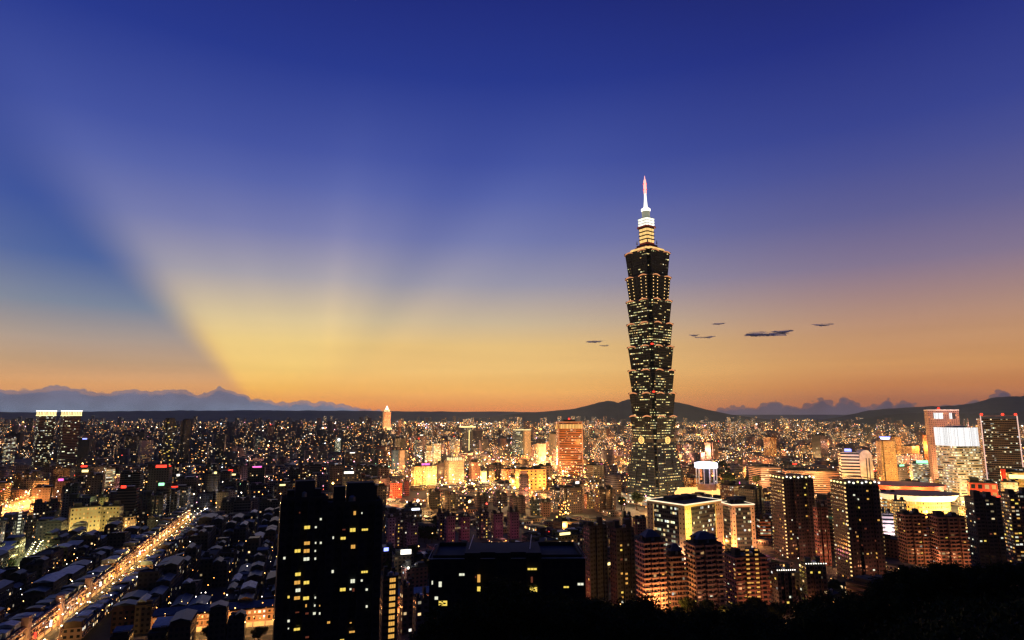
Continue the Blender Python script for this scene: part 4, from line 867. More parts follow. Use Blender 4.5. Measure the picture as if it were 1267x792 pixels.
WN = [(616,178,36,22,0),(663,177,12,12,2),(864,192,36,24,0),(930,190,40,16,0),(812,237,32,18,0),(758,234,10,16,2),(690,133,12,14,2),(875,100,16,24,1),(914,100,8,10,2),(615,264,36,22,1),(662,262,9,12,2),(690,262,12,14,2),(866,283,28,24,1),(564,306,36,22,0),(613,306,36,24,1),(660,306,10,12,2),(492,345,14,16,2),(612,350,36,22,2),(660,348,11,14,2),(566,433,34,22,0),(755,418,14,18,2),(928,420,42,16,0),(562,478,36,24,1),(612,478,34,22,0),(864,470,28,24,2),(913,467,12,14,2),(566,520,30,22,2),(810,516,36,22,0),(852,514,12,12,2),(868,518,12,20,3),(940,516,14,14,2),(515,557,12,16,0),(561,562,36,22,1),(610,563,36,22,0),(660,560,10,12,2),(610,604,9,18,1),(657,603,9,12,2),(684,604,7,10,1),(940,608,12,16,2),(655,646,17,16,2),(684,646,10,14,2),(615,646,20,12,3),(515,687,14,16,2),(733,695,18,14,1),(725,743,14,14,1),(560,732,38,18,0),(860,746,36,14,1),(514,728,8,10,2),(853,697,12,8,1),(816,190,20,10,3),(575,98,8,10,3),(562,640,24,10,3),(616,775,22,12,3),(806,789,26,10,0)]
for (x, y, a, b_, k_) in WN:
    X_, Y_ = 240+x/4.4, 612+y/4.4; P_, d_ = (pA, dA) if X_ < 405.5 else (pB, dB)
    window_px(P_, -d_/2, X_, Y_, a/5.2, b_/5.2, ('w_yel', 'w_or', 'w_wh', 'w_dim')[k_], D, rl)
# long dark house with white roof edge nearer the trees
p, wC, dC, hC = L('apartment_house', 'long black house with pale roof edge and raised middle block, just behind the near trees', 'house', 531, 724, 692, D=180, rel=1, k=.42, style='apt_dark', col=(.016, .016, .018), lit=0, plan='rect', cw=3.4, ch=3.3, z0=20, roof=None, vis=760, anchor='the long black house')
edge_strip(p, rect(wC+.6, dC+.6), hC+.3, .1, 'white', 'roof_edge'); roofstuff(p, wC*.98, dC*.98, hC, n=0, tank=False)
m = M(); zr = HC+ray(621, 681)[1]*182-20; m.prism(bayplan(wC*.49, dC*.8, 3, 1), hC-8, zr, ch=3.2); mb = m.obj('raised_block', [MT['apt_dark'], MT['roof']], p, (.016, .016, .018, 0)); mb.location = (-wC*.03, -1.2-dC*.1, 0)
for sx in (-1, 1):
    m = M(); m.tube([(sx*wC*.2-wC*.03-1, -dC*.3, zr), (sx*wC*.2-wC*.03, dC*.2, zr+2.2)], .12, 4); m.obj('roof_rail', MT['white'], p)
for (x, y, a, b_, k_) in [(404,434,34,14,2),(430,412,14,12,1),(495,455,16,40,1),(478,447,8,10,3),(495,512,18,24,0),(785,404,50,14,0),(792,515,42,26,0),(783,462,12,30,3),(285,487,16,28,2),(242,478,8,18,2),(300,590,46,28,0),(264,562,18,16,2),(970,502,30,12,0),(1048,486,34,14,2),(265,672,34,10,3)]:
    window_px(p, -dC/2-(1.9 if 450 < x < 850 else 0), 480+x/4.4, 612+y/4.4, a/4.4, b_/4.4, ('w_yel', 'w_or', 'w_wh', 'w_dim')[k_], 180, 1)
# ---------------------------------------------------------------- low houses with tin roofs round the bright market street
ORD = 'first second third fourth fifth sixth seventh eighth ninth tenth eleventh twelfth thirteenth fourteenth fifteenth sixteenth seventeenth eighteenth nineteenth twentieth'.split()
def ordn(i): return ORD[i] if i < 20 else ORD[(i-20) % 20]+' past the '+ORD[min(19, i//20-1)]+' score'
MT['tin'] = plain('tin_sheet', (.1, .14, .2), .38, objcol=True, nscale=.5, nv=.35)
MT['rustwall'] = plain('house_wall_tile', (.2, .2, .2), .8, objcol=True)
def house_mesh_set(kind, w_, d_, h):
    """parts of one house as (name, mesh, material slots)"""
    out = []; m = M(); m.prism(rect(w_, d_), 0, h, cw=3, ch=3.2); out.append(('walls', m.mesh('house_walls', [MT['apt'], MT['roof']])))
    m = M(); A = rect(w_+.2, d_+.2); I = rect(w_-.4, d_-.4); m.ring(A, A, h-.2, h+.9); m.ring(I[::-1], I[::-1], h, h+.9)
    for i in range(4): m.face([(*A[i], h+.9), (*A[(i+1) % 4], h+.9), (*I[(i+1) % 4], h+.9), (*I[i], h+.9)])
    out.append(('parapet', m.mesh('parapet', [MT['rustwall']])))
    if kind in ('gable', 'halfgable'):
        ww = w_*(.96 if kind == 'gable' else .55); off = 0 if kind == 'gable' else -w_*.18; y0, y1 = -d_*.46, d_*(.46 if kind == 'gable' else .2); hh = h+2.6; rg = 1.5
        m = M(); m.prism([(off-ww/2+.3, y0+.3), (off+ww/2-.3, y0+.3), (off+ww/2-.3, y1-.3), (off-ww/2+.3, y1-.3)], h+.05, hh, ch=0, top=False); out.append(('roof_shed', m.mesh('roof_shed', [MT['rustwall']])))
        m = M(); x0, x1, xm = off-ww/2-.3, off+ww/2+.3, off
        for (xa, za, xb, zb) in ((x0, hh-.1, xm, hh+rg), (xm, hh+rg, x1, hh-.1)):
            m.face([(xa, y0-.3, za), (xa, y1+.3, za), (xb, y1+.3, zb), (xb, y0-.3, zb)][::-1]); m.face([(xa, y0-.3, za-.15), (xa, y1+.3, za-.15), (xb, y1+.3, zb-.15), (xb, y0-.3, zb-.15)])
        m.face([(x0, y0-.3, hh-.1), (x1, y0-.3, hh-.1), (xm, y0-.3, hh+rg)]); m.face([(x0, y1+.3, hh-.1), (xm, y1+.3, hh+rg), (x1, y1+.3, hh-.1)])
        out.append(('tin_roof', m.mesh('tin_roof', [MT['tin']])))
    if kind == 'lean':
        hh = h+2.5; m = M(); m.prism(rect(w_*.9, d_*.6, 0, d_*.12), h+.05, hh, ch=0, top=False); out.append(('roof_shed', m.mesh('roof_shed', [MT['rustwall']])))
        m = M(); x0, x1, y0, y1 = -w_*.48, w_*.48, -d_*.24, d_*.46
        for dz in (0, -.15): m.face([(x0, y0, hh+dz-.3), (x1, y0, hh+dz-.3), (x1, y1, hh+1.1+dz), (x0, y1, hh+1.1+dz)][::(1 if dz == 0 else -1)])
        m.face([(x0, y0, hh-.45), (x1, y0, hh-.45), (x1, y0, hh-.3), (x0, y0, hh-.3)])
        out.append(('tin_roof', m.mesh('tin_roof', [MT['tin']])))
    if kind in ('flat', 'halfgable', 'lean'):
        m = M(); m.box(w_*.25, d_*.3 if kind == 'flat' else -d_*.33, 3, 3, h, h+2.8, 0, 0); out.append(('stair_house', m.mesh('stair_house', [MT['rustwall']])))
        m = M(); m.lathe([(.8, h+.05), (.8, h+1.8), (.4, h+2.2)], 8, cx=w_*.33, cy=-d_*.2); out.append(('water_tank', m.mesh('water_tank', [MT['steel']])))
    return out
HV = {}
TINC = {'slate blue': (.06, .09, .11), 'pale blue': (.2, .28, .32), 'dull green': (.035, .055, .04), 'grey': (.12, .13, .13), 'rusty': (.07, .035, .02), 'white': (.4, .45, .46), 'navy': (.018, .03, .045)}
hcount = {}
def make_house(x, y, w_, d_, h, kind, rz, tin, where, lit, wall=(.13, .11, .1), vkey=None):
    key = (kind, round(w_), round(d_), round(h))
    if key not in HV: HV[key] = house_mesh_set(kind, *key[1:])
    p = empty('town_house', (x, y, 0), rz)
    desc = {'gable': 'gabled house', 'halfgable': 'half-shedded house', 'lean': 'lean-to house', 'flat': 'flat-roofed house'}[kind]
    kk = (tin, desc, where); hcount[kk] = hcount.get(kk, 0)+1
    lab = f'{tin} {desc}, {ordn(hcount[kk]-1)} such {where}'
    tag(p, lab, 'house', 'low houses round the market street')
    last = None
    for nm, me in HV[key]:
        o = bpy.data.objects.new(nm, me); link(o, last if (nm == 'tin_roof' and last) else p); last = o; o.color = (*((TINC[tin]) if nm == 'tin_roof' else wall), lit)
    return p
def street_d(x, y):
    v = Vector((x, y, 0)); o = []
    for a, b_, w_ in ((MAIN_A, MAIN_B, 11), (CR_A, CR_B, 12), (Q1, Q2, 13), (Q3, Q4, 8), (Q5, Q6, 14)):
        d = b_-a; t = max(0, min(1, (v-a).dot(d)/d.length_squared)); o.append((v-(a+d*t)).length-w_)
    return min(o)
def clear(x, y, r_):
    return all((x-a)**2+(y-b_)**2 > (r_+c_)**2 for a, b_, c_ in FOOT)
nh = 0; HOUSES = []
row = 0; v = -190.0
while v < 300:
    dep = rnd.choice((9, 11, 13)); u = -40.0
    while u < 620:
        wd = rnd.choice((9, 12, 16, 20, 26))
        q = SA+SDIR*(u+wd/2)+SPER*(v+dep/2); q2 = (q.x, q.y)
        px, py = proj(q2[0], q2[1], 0)
        if rnd.random() < .93 and -30 < px < 352 and 655 < py < 850 and street_d(*q2) > dep/2+1 and clear(*q2, max(dep, wd)*.4): HOUSES.append((q2, dep, wd, u, v, px, py))
        u += wd+rnd.choice((1.2, 1.2, 2, 6))
        if int(u/95) != int((u-wd-2)/95): u += 8
    v += dep+(1.0 if row % 2 == 0 else rnd.choice((5, 7, 9)))
    row += 1
HOUSES.sort(key=lambda t: -t[6]); extra_houses = HOUSES[300:]; HOUSES = HOUSES[:300]
for (q, dep, wd, u, v, px, py) in HOUSES:
    dS = (Vector((*q, 0))-SA).dot(SPER); side = 'right' if dS > 0 else 'left'; blk = int(abs(dS)//55)
    al = min(5, int(max(0, u)//110)); where = f"{('beside','one block','two blocks','three blocks','four blocks','five blocks','six blocks')[min(6, blk)]} {side} of the market street, {('near end','lower part','middle','upper part','far end','far end')[al]}"
    h = rnd.choice((7, 10, 13, 13, 16, 16, 19, 22)); kind = rnd.choices(('gable', 'halfgable', 'lean', 'flat'), (4, 2, 2, 2))[0]; tin = rnd.choices(list(TINC), (6, 3, 2, 5, 2, 2.2, 5))[0]
    make_house(q[0], q[1], dep, wd, h, kind, GA+(math.pi if rnd.random() < .5 else 0), tin, where, rnd.choice((0, .03, .06, .1)), wall=rnd.choice(((.05, .045, .04), (.08, .065, .05), (.04, .04, .045), (.08, .045, .035))))
# arcaded shop rows facing the market street, lit from below
def shoprow(a, b_, off, wd, h, lab, col, flip, pier=(0, 1)):
    c = (a+b_)/2+SPER*off; Lr = (b_-a).length; p = empty('shophouse_row', (c.x, c.y, 0), GA); tag(p, lab, 'building', 'shophouse rows along the market street'); FOOT.append((c.x, c.y, 5))
    m = M(); A = rect(wd, Lr); m.prism(A, 3.4, h, cw=3.2, ch=3.3); m.obj('walls', [MT['apt'], MT['roof']], p, (*col, .35))
    s = flip*wd/2; m = M(); m.box(s*.93, 0, wd*.07, Lr-.5, .2, 3.4); m.obj('lit_shopfront', MT['shopfront'], p)
    for f in range(int((h-3.4)/3.3)+1):
        m = M(); m.box(s+flip*.6, 0, 1.2, Lr, 3.3+f*3.3, 3.3+f*3.3+.9); m.obj('balcony_band', MT['pink'], p)
    n = max(2, int(Lr/9))
    for i in range(n+1): m = M(); m.box(s+flip*.7, -Lr/2+Lr*i/n, .6, .7, 0, h+.6); m.obj('pier', MT['pink'], p)
    y_ = -Lr/2+.3
    while y_ < Lr/2-3:
        ln = min(rnd.uniform(5, 11), Lr/2-.3-y_); hh = h+rnd.uniform(.4, 3.2); rg = rnd.uniform(.2, 1.3); xa, xb = -wd*rnd.uniform(.3, .47), wd*rnd.uniform(.25, .45); xm = (xa+xb)/2; m = M()
        for yy_ in (y_, y_+ln-.4): m.face([(xa, yy_, h), (xb, yy_, h), (xb, yy_, hh), (xm, yy_, hh+rg), (xa, yy_, hh)][::(1 if yy_ == y_ else -1)])
        for (x0_, z0_, x1_, z1_) in ((xa, hh, xm, hh+rg), (xm, hh+rg, xb, hh), (xb, h, xb, hh), (xa, hh, xa, h)): m.face([(x0_, y_, z0_), (x1_, y_, z1_), (x1_, y_+ln-.4, z1_), (x0_, y_+ln-.4, z0_)])
        m.obj('tin_roof', MT['tin'], p, rnd.choice(list(TINC.values()))); y_ += ln
    for k in pier:
        m = M(); m.box(s, -Lr/2+k*Lr, 3.6, 4.6, 0, h+4.5); m.obj('end_tower', MT['pink'], p)
    for i in range(n):
        if rnd.random() < .6: m = M(); m.box(s+flip*1.6, -Lr/2+Lr*(i+.5)/n, 1.2, .5, 4+rnd.random()*2, 6.5+rnd.random()*3); m.obj('shop_sign', MT[rnd.choice(('g_yel', 'g_white', 'g_or', 'g_gold', 'g_gold', 'g_red'))], p)
MT['shopfront'] = facade('shopfront_glow', (.05, .95, .0, 1.0), WARM, 1.6)
MT['shopfront'] = plain('shopfront_glow', (.3, .2, .1), .5, emit=(1, .5, .15), es=.9, nscale=.25, nv=.9)
U = SLEN; segs = [(-55, -8, 15), (-4, 40, 14), (46, 92, 12), (98, 150, 11), (158, 210, 12), (216, 262, 14), (270, 330, 11), (338, 395, 12), (402, 455, 13)]
nm_ = ('nearest', 'second nearest', 'third from the near end', 'fourth from the near end', 'fifth from the near end', 'sixth from the near end', 'seventh from the near end', 'eighth from the near end', 'farthest')
for i, (u0, u1, h) in enumerate(segs):
    shoprow(SA+SDIR*u0, SA+SDIR*u1, -14.5, 12, h, f'orange-lit arcaded shop row left of the market street, {nm_[i]}', (.26, .15, .1), 1, pier=(1,) if i < 3 else ())
    if i not in (0,): shoprow(SA+SDIR*u0, SA+SDIR*u1, 13.0, 10, min(10, h-3), f'low tin-roofed shop row right of the market street, {nm_[i]}', (.3, .2, .15), -1, pier=())
c = (CR_A+CR_B)/2
for j, (t0, t1) in enumerate(((0.04, .30), (.33, .62), (.66, .96))):
    a, b_ = CR_A+(CR_B-CR_A)*t0, CR_A+(CR_B-CR_A)*t1; cc = (a+b_)/2+SDIR*14; Lr = (b_-a).length
    p = empty('shophouse_row', (cc.x, cc.y, 0), GA); tag(p, ('yellow and orange lit shop row on the cross street, nearest the market street', 'orange-lit shop row on the cross street, the middle of three', 'red-lit shop row on the cross street beside the black apartment tower')[j], 'building', 'shophouse rows on the cross street')
    m = M(); m.prism(rect(Lr, 11), 3.3, 11, cw=3, ch=3.3); m.obj('walls', [MT['apt'], MT['roof']], p, (.4, .22, .14, .3))
    m = M(); m.box(0, -4.8, Lr-.6, .8, .1, 3.3); m.obj('lit_shopfront', MT['shopfront'], p)
    for i in range(int(Lr/7)+1): m = M(); m.box(-Lr/2+i*Lr/int(Lr/7), -5.9, .6, .6, 0, 11.6); m.obj('pier', MT['pink'], p)
    for z in (3.3, 6.6, 9.9): m = M(); m.box(0, -6.2, Lr, .5, z, z+.7); m.obj('balcony_band', MT['pink'], p)
    for sx in (-1, 1):
        m = M(); x0, x1 = (-Lr/2, 0) if sx < 0 else (.1, Lr/2); m.face([(x0, -6.4, 11.8), (x1, -6.4, 11.8), (x1, 1, 14.2), (x0, 1, 14.2)]); m.face([(x0, 1, 14.2), (x1, 1, 14.2), (x1, 6.5, 12), (x0, 6.5, 12)]); m.obj('tin_roof', MT['tin'], p, TINC['slate blue' if (j+sx) % 2 else 'pale blue'])
    for t in range(5):
        q = a+(b_-a)*((t+.5)/5)-SDIR*1; light(q.x, q.y, 6, 7000, ((1, .5, .13), (1, .36, .1), (1, .16, .06))[j], .8, name='street_or_fill_light')
# street lamps: pole, arm, head, light
def lamp_proto():
    p = empty('street_lamp', (0, 0, 0)); m = M(); m.tube([(0, 0, 0), (0, 0, 7.5), (.2, 0, 8.2), (1.6, 0, 8.5)], [.11, .08, .07, .06], 6); m.obj('pole', MT['steel'], p)
    m = M(); m.lathe([(.14, 8.7), (.42, 8.5), (.5, 8.28), (.2, 8.2)], 8, cx=1.8); m.obj('lamp_head', MT['lamp'], p); return p
MT['lamp'] = glowm('lamp_glow', (1, .78, .4), 14)
LP = None; lampn = 0
def street_lamp(x, y, rz, lab, group, p_=3200, col=(1, .62, .22), r_=.7, li=True, rare=False):
    global LP, lampn
    if LP is None: LP = lamp_proto(); o = LP
    else: o = copy_tree(LP)
    o.location = (x, y, .14); o.rotation_euler = (0, 0, rz); tag(o, lab, 'street lamp', group); lampn += 1
    if li: light(x+1.8*math.cos(rz), y+1.8*math.sin(rz), 7.9, p_, col, r_, name='street_or_fill_light')
    return o
k = 0
for s in (-1, 1):
    u = -40; i = 0
    while u < U+50:
        q = SA+SDIR*u+SPER*(5.6*s); near = i+1
        street_lamp(q.x, q.y, GA+(math.pi if s > 0 else 0), f'lamp on the {"left" if s < 0 else "right"} kerb of market street, {ordn(i)} from near end', 'street lamps along the market street', rnd.choice((1500, 2500, 4000, 8000, 14000)), rnd.choice(((1, .55, .14), (1, .66, .22), (1, .45, .1), (1, .75, .4))))
        u += 24; i += 1
for (a, b_, nm, cl, st, off, pw) in ((Q1, Q2, 'the road by the yellow floodlit block', (1, .78, .32), 16, 8, 3000), (Q3, Q4, 'the green-lit lane', (.9, .9, .35), 12, 4, 3500), (Q5, Q6, 'the orange junction', (1, .38, .08), 20, 11, 30000)):
    d = (b_-a).normalized(); n = Vector((d.y, -d.x, 0)); t = 0; i = 0
    while t < (b_-a).length:
        for s in (-1, 1):
            q = a+d*t+n*off*s; street_lamp(q.x, q.y, math.atan2(n.y, n.x)+(math.pi if s > 0 else 0), f'{"near" if s > 0 else "far"} lamp on {nm}, {ordn(i)} from left', 'street lamps along '+nm, pw, cl)
        t += st; i += 1
# parked and waiting cars on the market street
def car_proto(col):
    p = empty('parked_car', (0, 0, 0)); m = M()
    pr = [(-2.2, .35), (-2.25, .8), (-1.6, .95), (-1.1, 1.42), (.5, 1.45), (1.15, .98), (2.1, .82), (2.2, .35)]
    for s in (1,):
        L_ = [(x, -.85, z) for x, z in pr]; R_ = [(x, .85, z) for x, z in pr]; m.face(L_[::-1]); m.face(R_)
        for i in range(len(pr)): j = (i+1) % len(pr); m.face([L_[i], L_[j], R_[j], R_[i]])
    m.obj('body', MT['tin'], p, col)
    m = M(); m.box(-.3, 0, 1.9, 1.72, 1.0, 1.36); m.obj('windows', MT['dark'], p)
    for x in (-1.4, 1.35):
        for y in (-.8, .8):
            m = M(); m.tube([(x, y-.1, .33), (x, y+.1, .33)], .33, 10); m.obj('wheel', MT['dark'], p)
    for y in (-.6, .6):
        m = M(); m.box(2.2, y, .12, .34, .6, .78); m.obj('headlight', MT['g_white'], p); m = M(); m.box(-2.24, y, .12, .34, .66, .84); m.obj('tail_light', MT['g_red'], p)
    return p
CP_ = [(car_proto(c), n) for c, n in (((.5, .5, .5), 'white'), ((.03, .03, .035), 'black'), ((.3, .03, .02), 'red'), ((.6, .42, .03), 'yellow'))]
cc_ = {}
for i in range(34):
    pr, cn = CP_[i % 4]; o = pr if i < 4 else copy_tree(pr); s = -1 if (i//4) % 2 else 1
    q = SA+SDIR*(-20+i*13.5+rnd.uniform(-2, 2))+SPER*(s*rnd.choice((1.6, 3.7))); cc_[(cn, s)] = cc_.get((cn, s), 0)+1
    o.location = (q.x, q.y, .03); o.rotation_euler = (0, 0, math.atan2(SDIR.y, SDIR.x)+(0 if s > 0 else math.pi)); tag(o, f'{cn} car in the {"right" if s > 0 else "left"} lane of the market street, {ordn(cc_[(cn, s)]-1)} from the near end', 'car', 'cars on the market street')

# ---------------------------------------------------------------- the rest of the city
nr = np.random.default_rng(5)
recs = []
def dens(px, D):
    if px < 480: return .85
    return .9
Dv = 430.0
while Dv < 8600:
    cell = 34 if Dv < 1500 else (44 if Dv < 3000 else (64 if Dv < 5000 else 90))
    xm = Dv*.92
    x = -xm + nr.uniform(0, cell)
    while x < xm:
        xx = x+nr.uniform(-.2, .2)*cell; yy = Dv+nr.uniform(-.25, .25)*cell
        px, py = proj(xx, yy, 0)
        x += cell
        if px < -30 or px > 1300: continue
        if px < 352 and py > 655: continue
        if nr.random() > .9: continue
        if 690 < px < 1000 and Dv < 480: continue
        park = mnoise.noise((xx*.0016+3, yy*.0016, .2))
        if park > .36 and Dv > 1500: continue
        if 760 < px < 850 and 700 < Dv < 900: continue
        if 885 < px < 960 and 960 < Dv < 1300: continue
        tall = nr.random()
        base = 13 if Dv < 900 else 17
        h = base*nr.uniform(.6, 1.7) if tall < .72 else (nr.uniform(26, 48) if tall < .96 else nr.uniform(48, 80))
        if Dv > 3000: h = h*1.05 if tall < .97 else nr.uniform(60, 110)
        ww = cell*nr.uniform(.42, .82); dd = cell*nr.uniform(.4, .8)
        if h > 45: ww, dd = min(ww, 30), min(dd, 26)
        if not clear(xx, yy, max(ww, dd)*.5) or (Dv < 1000 and street_d(xx, yy) < ww*.6): continue
        hw = 760*(ww/2)/Dv
        # keep the view of nearer-named buildings free down to where the photograph shows them
        for (a, b_, D2, yb) in SPANS:
            if a-hw < px < b_+hw and D2 > yy:
                while h > 6 and proj(xx, yy, h+3)[1] < yb: h -= 3
        h = max(h, 4.5)
        # the city floor between hill and tower stays low
        lim = 560 if px > 480 else 566
        if Dv < 1500:
            while h > 9 and proj(xx, yy, h)[1] < (600 if Dv < 900 else 575): h -= 4
        f = yy; top = proj(xx, yy, h)[1]; area = (760*ww/f)*(max(1, proj(xx, yy, 0)[1]-top))
        recs.append((area, xx, yy, ww, dd, h, px))
    Dv += cell
recs.sort(key=lambda r: -r[0])
near = []; rest = []
# those that stand free enough to be seen largest
for r in recs:
    (near if len(near) < 290 and r[2] < 2400 else rest).append(r)
WALLS_W = [((.30, .20, .15), 'tan'), ((.26, .13, .10), 'brick-brown'), ((.34, .28, .22), 'cream'), ((.2, .16, .17), 'plum-grey'), ((.13, .12, .13), 'dark grey'), ((.34, .2, .18), 'rose')]
WALLS_C = [((.10, .12, .17), 'slate'), ((.16, .17, .2), 'grey'), ((.07, .08, .11), 'charcoal'), ((.2, .15, .17), 'plum-grey'), ((.22, .2, .19), 'pale grey'), ((.12, .07, .08), 'maroon')]
near.sort(key=lambda r: r[6])
cnt = {}
for (ar, x, y, w_, d_, h, px) in near:
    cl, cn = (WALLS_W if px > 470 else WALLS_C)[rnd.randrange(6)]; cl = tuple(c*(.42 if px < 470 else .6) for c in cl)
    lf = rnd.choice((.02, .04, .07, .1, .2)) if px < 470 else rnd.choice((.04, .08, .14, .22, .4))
    st = rnd.choices(('apt', 'ribbon', 'office', 'apt_dark', 'grid'), (5, 1, 1, 3, 2))[0]
    if (560 < px < 760 and 980 < y < 1500 and rnd.random() < .55) or (px > 1080 and y > 700 and rnd.random() < .6) or (850 < px < 1080 and y > 900 and rnd.random() < .25):
        st = 'gold'; lf = rnd.uniform(.4, .85); cl, cn = rnd.choice((((.5, .26, .08), 'amber-lit'), ((.5, .34, .12), 'gold-lit'), ((.45, .18, .06), 'orange-lit')))
    rz = GA+R(rnd.choice((0, 0, 0, 8))+(10 if px > 600 else 0)); p = empty('city_block', (x, y, 0), rz)
    an = min(ANCH, key=lambda a: abs(a[1]-px)+.04*abs(a[2]-y)); sd = 'left' if px < an[1] else 'right'
    size = 'low' if h < 16 else ('mid-rise' if h < 32 else 'tall'); fb = 'before' if y < an[2] else 'beyond'; kk = (size, cn, fb, sd, an[0]); cnt[kk] = cnt.get(kk, 0)+1
    tag(p, f'{size} {cn} block {fb} and {sd} of {an[0]}, {ordn(cnt[kk]-1)} such', 'building', 'city blocks')
    plan = rnd.choice(('rect', 'rect', 'notch', 'bay')); A = rect(w_, d_) if plan == 'rect' else (notched(w_, d_, min(w_, d_)*.14) if plan == 'notch' else bayplan(w_, d_, 3, 1.6))
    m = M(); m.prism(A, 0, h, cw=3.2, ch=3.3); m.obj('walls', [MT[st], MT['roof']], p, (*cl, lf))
    roofstuff(p, w_, d_, h, n=rnd.choice((1, 2)), tank=ar > 60)
    if rnd.random() < .3:
        m = M(); m.box(rnd.uniform(-.2, .2)*w_, -d_*.5+.4, w_*rnd.uniform(.2, .55), .6, h+1.2, h+rnd.uniform(2.6, 5)); m.obj('roof_sign', MT[rnd.choices(('g_white', 'g_red', 'g_cool', 'g_green', 'g_mag', 'g_blue', 'g_yel'), (5, 4, 3, 1.5, 2, 1, 3))[0]], p)
    if st == 'gold': light(x-w_*.2, y-d_*.6-13, 7, 26000*(y/1100), (1, .45, .1), 2, name='street_or_fill_light')  # light added before each gold block to brighten its wall
    if ar > 90 and rnd.random() < .7: m = M(); m.box(0, d_*.12, w_*.6, d_*.45, h, h+2.8, 0, 1); m.obj('tin_shed', [MT['darkwall'], MT['tin']], p, rnd.choice(list(TINC.values())))
# everything smaller and farther: one sheet of boxes
def block_mesh(name, data, kind='stuff', extra=None):
    n = len(data); D_ = np.array([(r[1], r[2], r[3], r[4], r[5], r[6]) for r in data])
    rz = GA+np.where(D_[:, 5] > 600, R(10), 0)+nr.choice([0, 0, R(8), R(-6)], n)
    cx = np.array([-1, 1, 1, -1])*.5; cy = np.array([-1, -1, 1, 1])*.5
    lx = cx[None]*D_[:, 2:3]; ly = cy[None]*D_[:, 3:4]; c_, s_ = np.cos(rz)[:, None], np.sin(rz)[:, None]
    X_ = D_[:, 0:1]+lx*c_-ly*s_; Y_ = D_[:, 1:2]+lx*s_+ly*c_
    V = np.zeros((n, 8, 3)); V[:, :4, 0] = X_; V[:, :4, 1] = Y_; V[:, 4:, 0] = X_; V[:, 4:, 1] = Y_; V[:, 4:, 2] = D_[:, 4:5]
    base = (np.arange(n)*8)[:, None, None]; q = np.array([[0, 1, 5, 4], [1, 2, 6, 5], [2, 3, 7, 6], [3, 0, 4, 7], [4, 5, 6, 7]])[None]; F = (base+q).reshape(-1, 4)
    me = bpy.data.meshes.new(name); me.vertices.add(n*8); me.vertices.foreach_set('co', V.reshape(-1)); me.loops.add(len(F)*4); me.loops.foreach_set('vertex_index', F.reshape(-1))
    me.polygons.add(len(F)); me.polygons.foreach_set('loop_start', np.arange(0, len(F)*4, 4)); me.polygons.foreach_set('loop_total', np.full(len(F), 4)); me.update(calc_edges=True)
    sc_ = np.where(D_[:, 1] > 3500, 1.6, 1.)      # wider bays on the far blocks
    nu = np.maximum(1, np.round(D_[:, 2]/(3.2*sc_))); nv_ = np.maximum(1, np.round(D_[:, 3]/(3.2*sc_))); nf = np.maximum(1, np.round(D_[:, 4]/(3.3*sc_))); off = nr.integers(0, 4000, n)*7.0
    uv = np.zeros((n, 5, 4, 2))
    for f, wN in ((0, nu), (1, nv_), (2, nu), (3, nv_)):
        o0 = off+f*40; uv[:, f, 0, 0] = o0; uv[:, f, 1, 0] = o0+wN; uv[:, f, 2, 0] = o0+wN; uv[:, f, 3, 0] = o0; uv[:, f, 2, 1] = nf; uv[:, f, 3, 1] = nf
    ul = me.uv_layers.new(name='UVMap'); ul.data.foreach_set('uv', uv.reshape(-1))
    mi = np.tile([0, 0, 0, 0, 1], n); me.materials.append(MT['city']); me.materials.append(MT['roof']); me.polygons.foreach_set('material_index', mi)
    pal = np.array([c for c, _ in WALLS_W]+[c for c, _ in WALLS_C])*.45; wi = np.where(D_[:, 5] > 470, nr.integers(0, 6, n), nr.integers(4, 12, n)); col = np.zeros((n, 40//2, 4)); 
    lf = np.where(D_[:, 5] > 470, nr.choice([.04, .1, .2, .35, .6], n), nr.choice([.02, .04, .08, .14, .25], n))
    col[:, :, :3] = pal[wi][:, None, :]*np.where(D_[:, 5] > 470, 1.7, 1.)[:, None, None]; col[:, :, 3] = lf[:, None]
    ca = me.color_attributes.new('tone', 'FLOAT_COLOR', 'CORNER'); ca.data.foreach_set('color', col.reshape(-1)); me.update()
    o = bpy.data.objects.new(name, me); link(o); return tag(o, kind=kind)
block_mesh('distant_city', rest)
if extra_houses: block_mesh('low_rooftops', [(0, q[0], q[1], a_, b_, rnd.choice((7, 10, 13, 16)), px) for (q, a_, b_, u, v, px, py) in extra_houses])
print('houses', len(HOUSES), 'extra', len(extra_houses), 'near', len(near), 'rest', len(rest))

# lights scattered over the city: lamps, signs and lit yards, each a small lantern on a mast or roof
def lanterns(name, items, mt):
    """items: x, y, z, size"""
    n = len(items); I = np.array(items); o = np.array([(1, 0, 0), (0, 1, 0), (-1, 0, 0), (0, -1, 0), (0, 0, 1), (0, 0, -1)], float)
    V = I[:, None, :3]+o[None]*I[:, 3][:, None, None]; F = np.array([(0, 1, 4), (1, 2, 4), (2, 3, 4), (3, 0, 4), (1, 0, 5), (2, 1, 5), (3, 2, 5), (0, 3, 5)])[None]+(np.arange(n)*6)[:, None, None]; F = F.reshape(-1, 3)
    me = bpy.data.meshes.new(name); me.vertices.add(n*6); me.vertices.foreach_set('co', V.reshape(-1)); me.loops.add(len(F)*3); me.loops.foreach_set('vertex_index', F.reshape(-1)); me.polygons.add(len(F))
    me.polygons.foreach_set('loop_start', np.arange(0, len(F)*3, 3)); me.polygons.foreach_set('loop_total', np.full(len(F), 3)); me.update(calc_edges=True); me.materials.append(mt)
    ob = bpy.data.objects.new(name, me); link(ob); return tag(ob, kind='stuff')
LM = {'amber': ((1, .36, .07), 7), 'gold': ((1, .55, .16), 8), 'white': ((1, .88, .72), 8), 'cool': ((.6, .75, 1), 6), 'red': ((1, .08, .05), 5), 'green': ((.4, 1, .55), 4), 'pink': ((1, .4, .6), 5)}
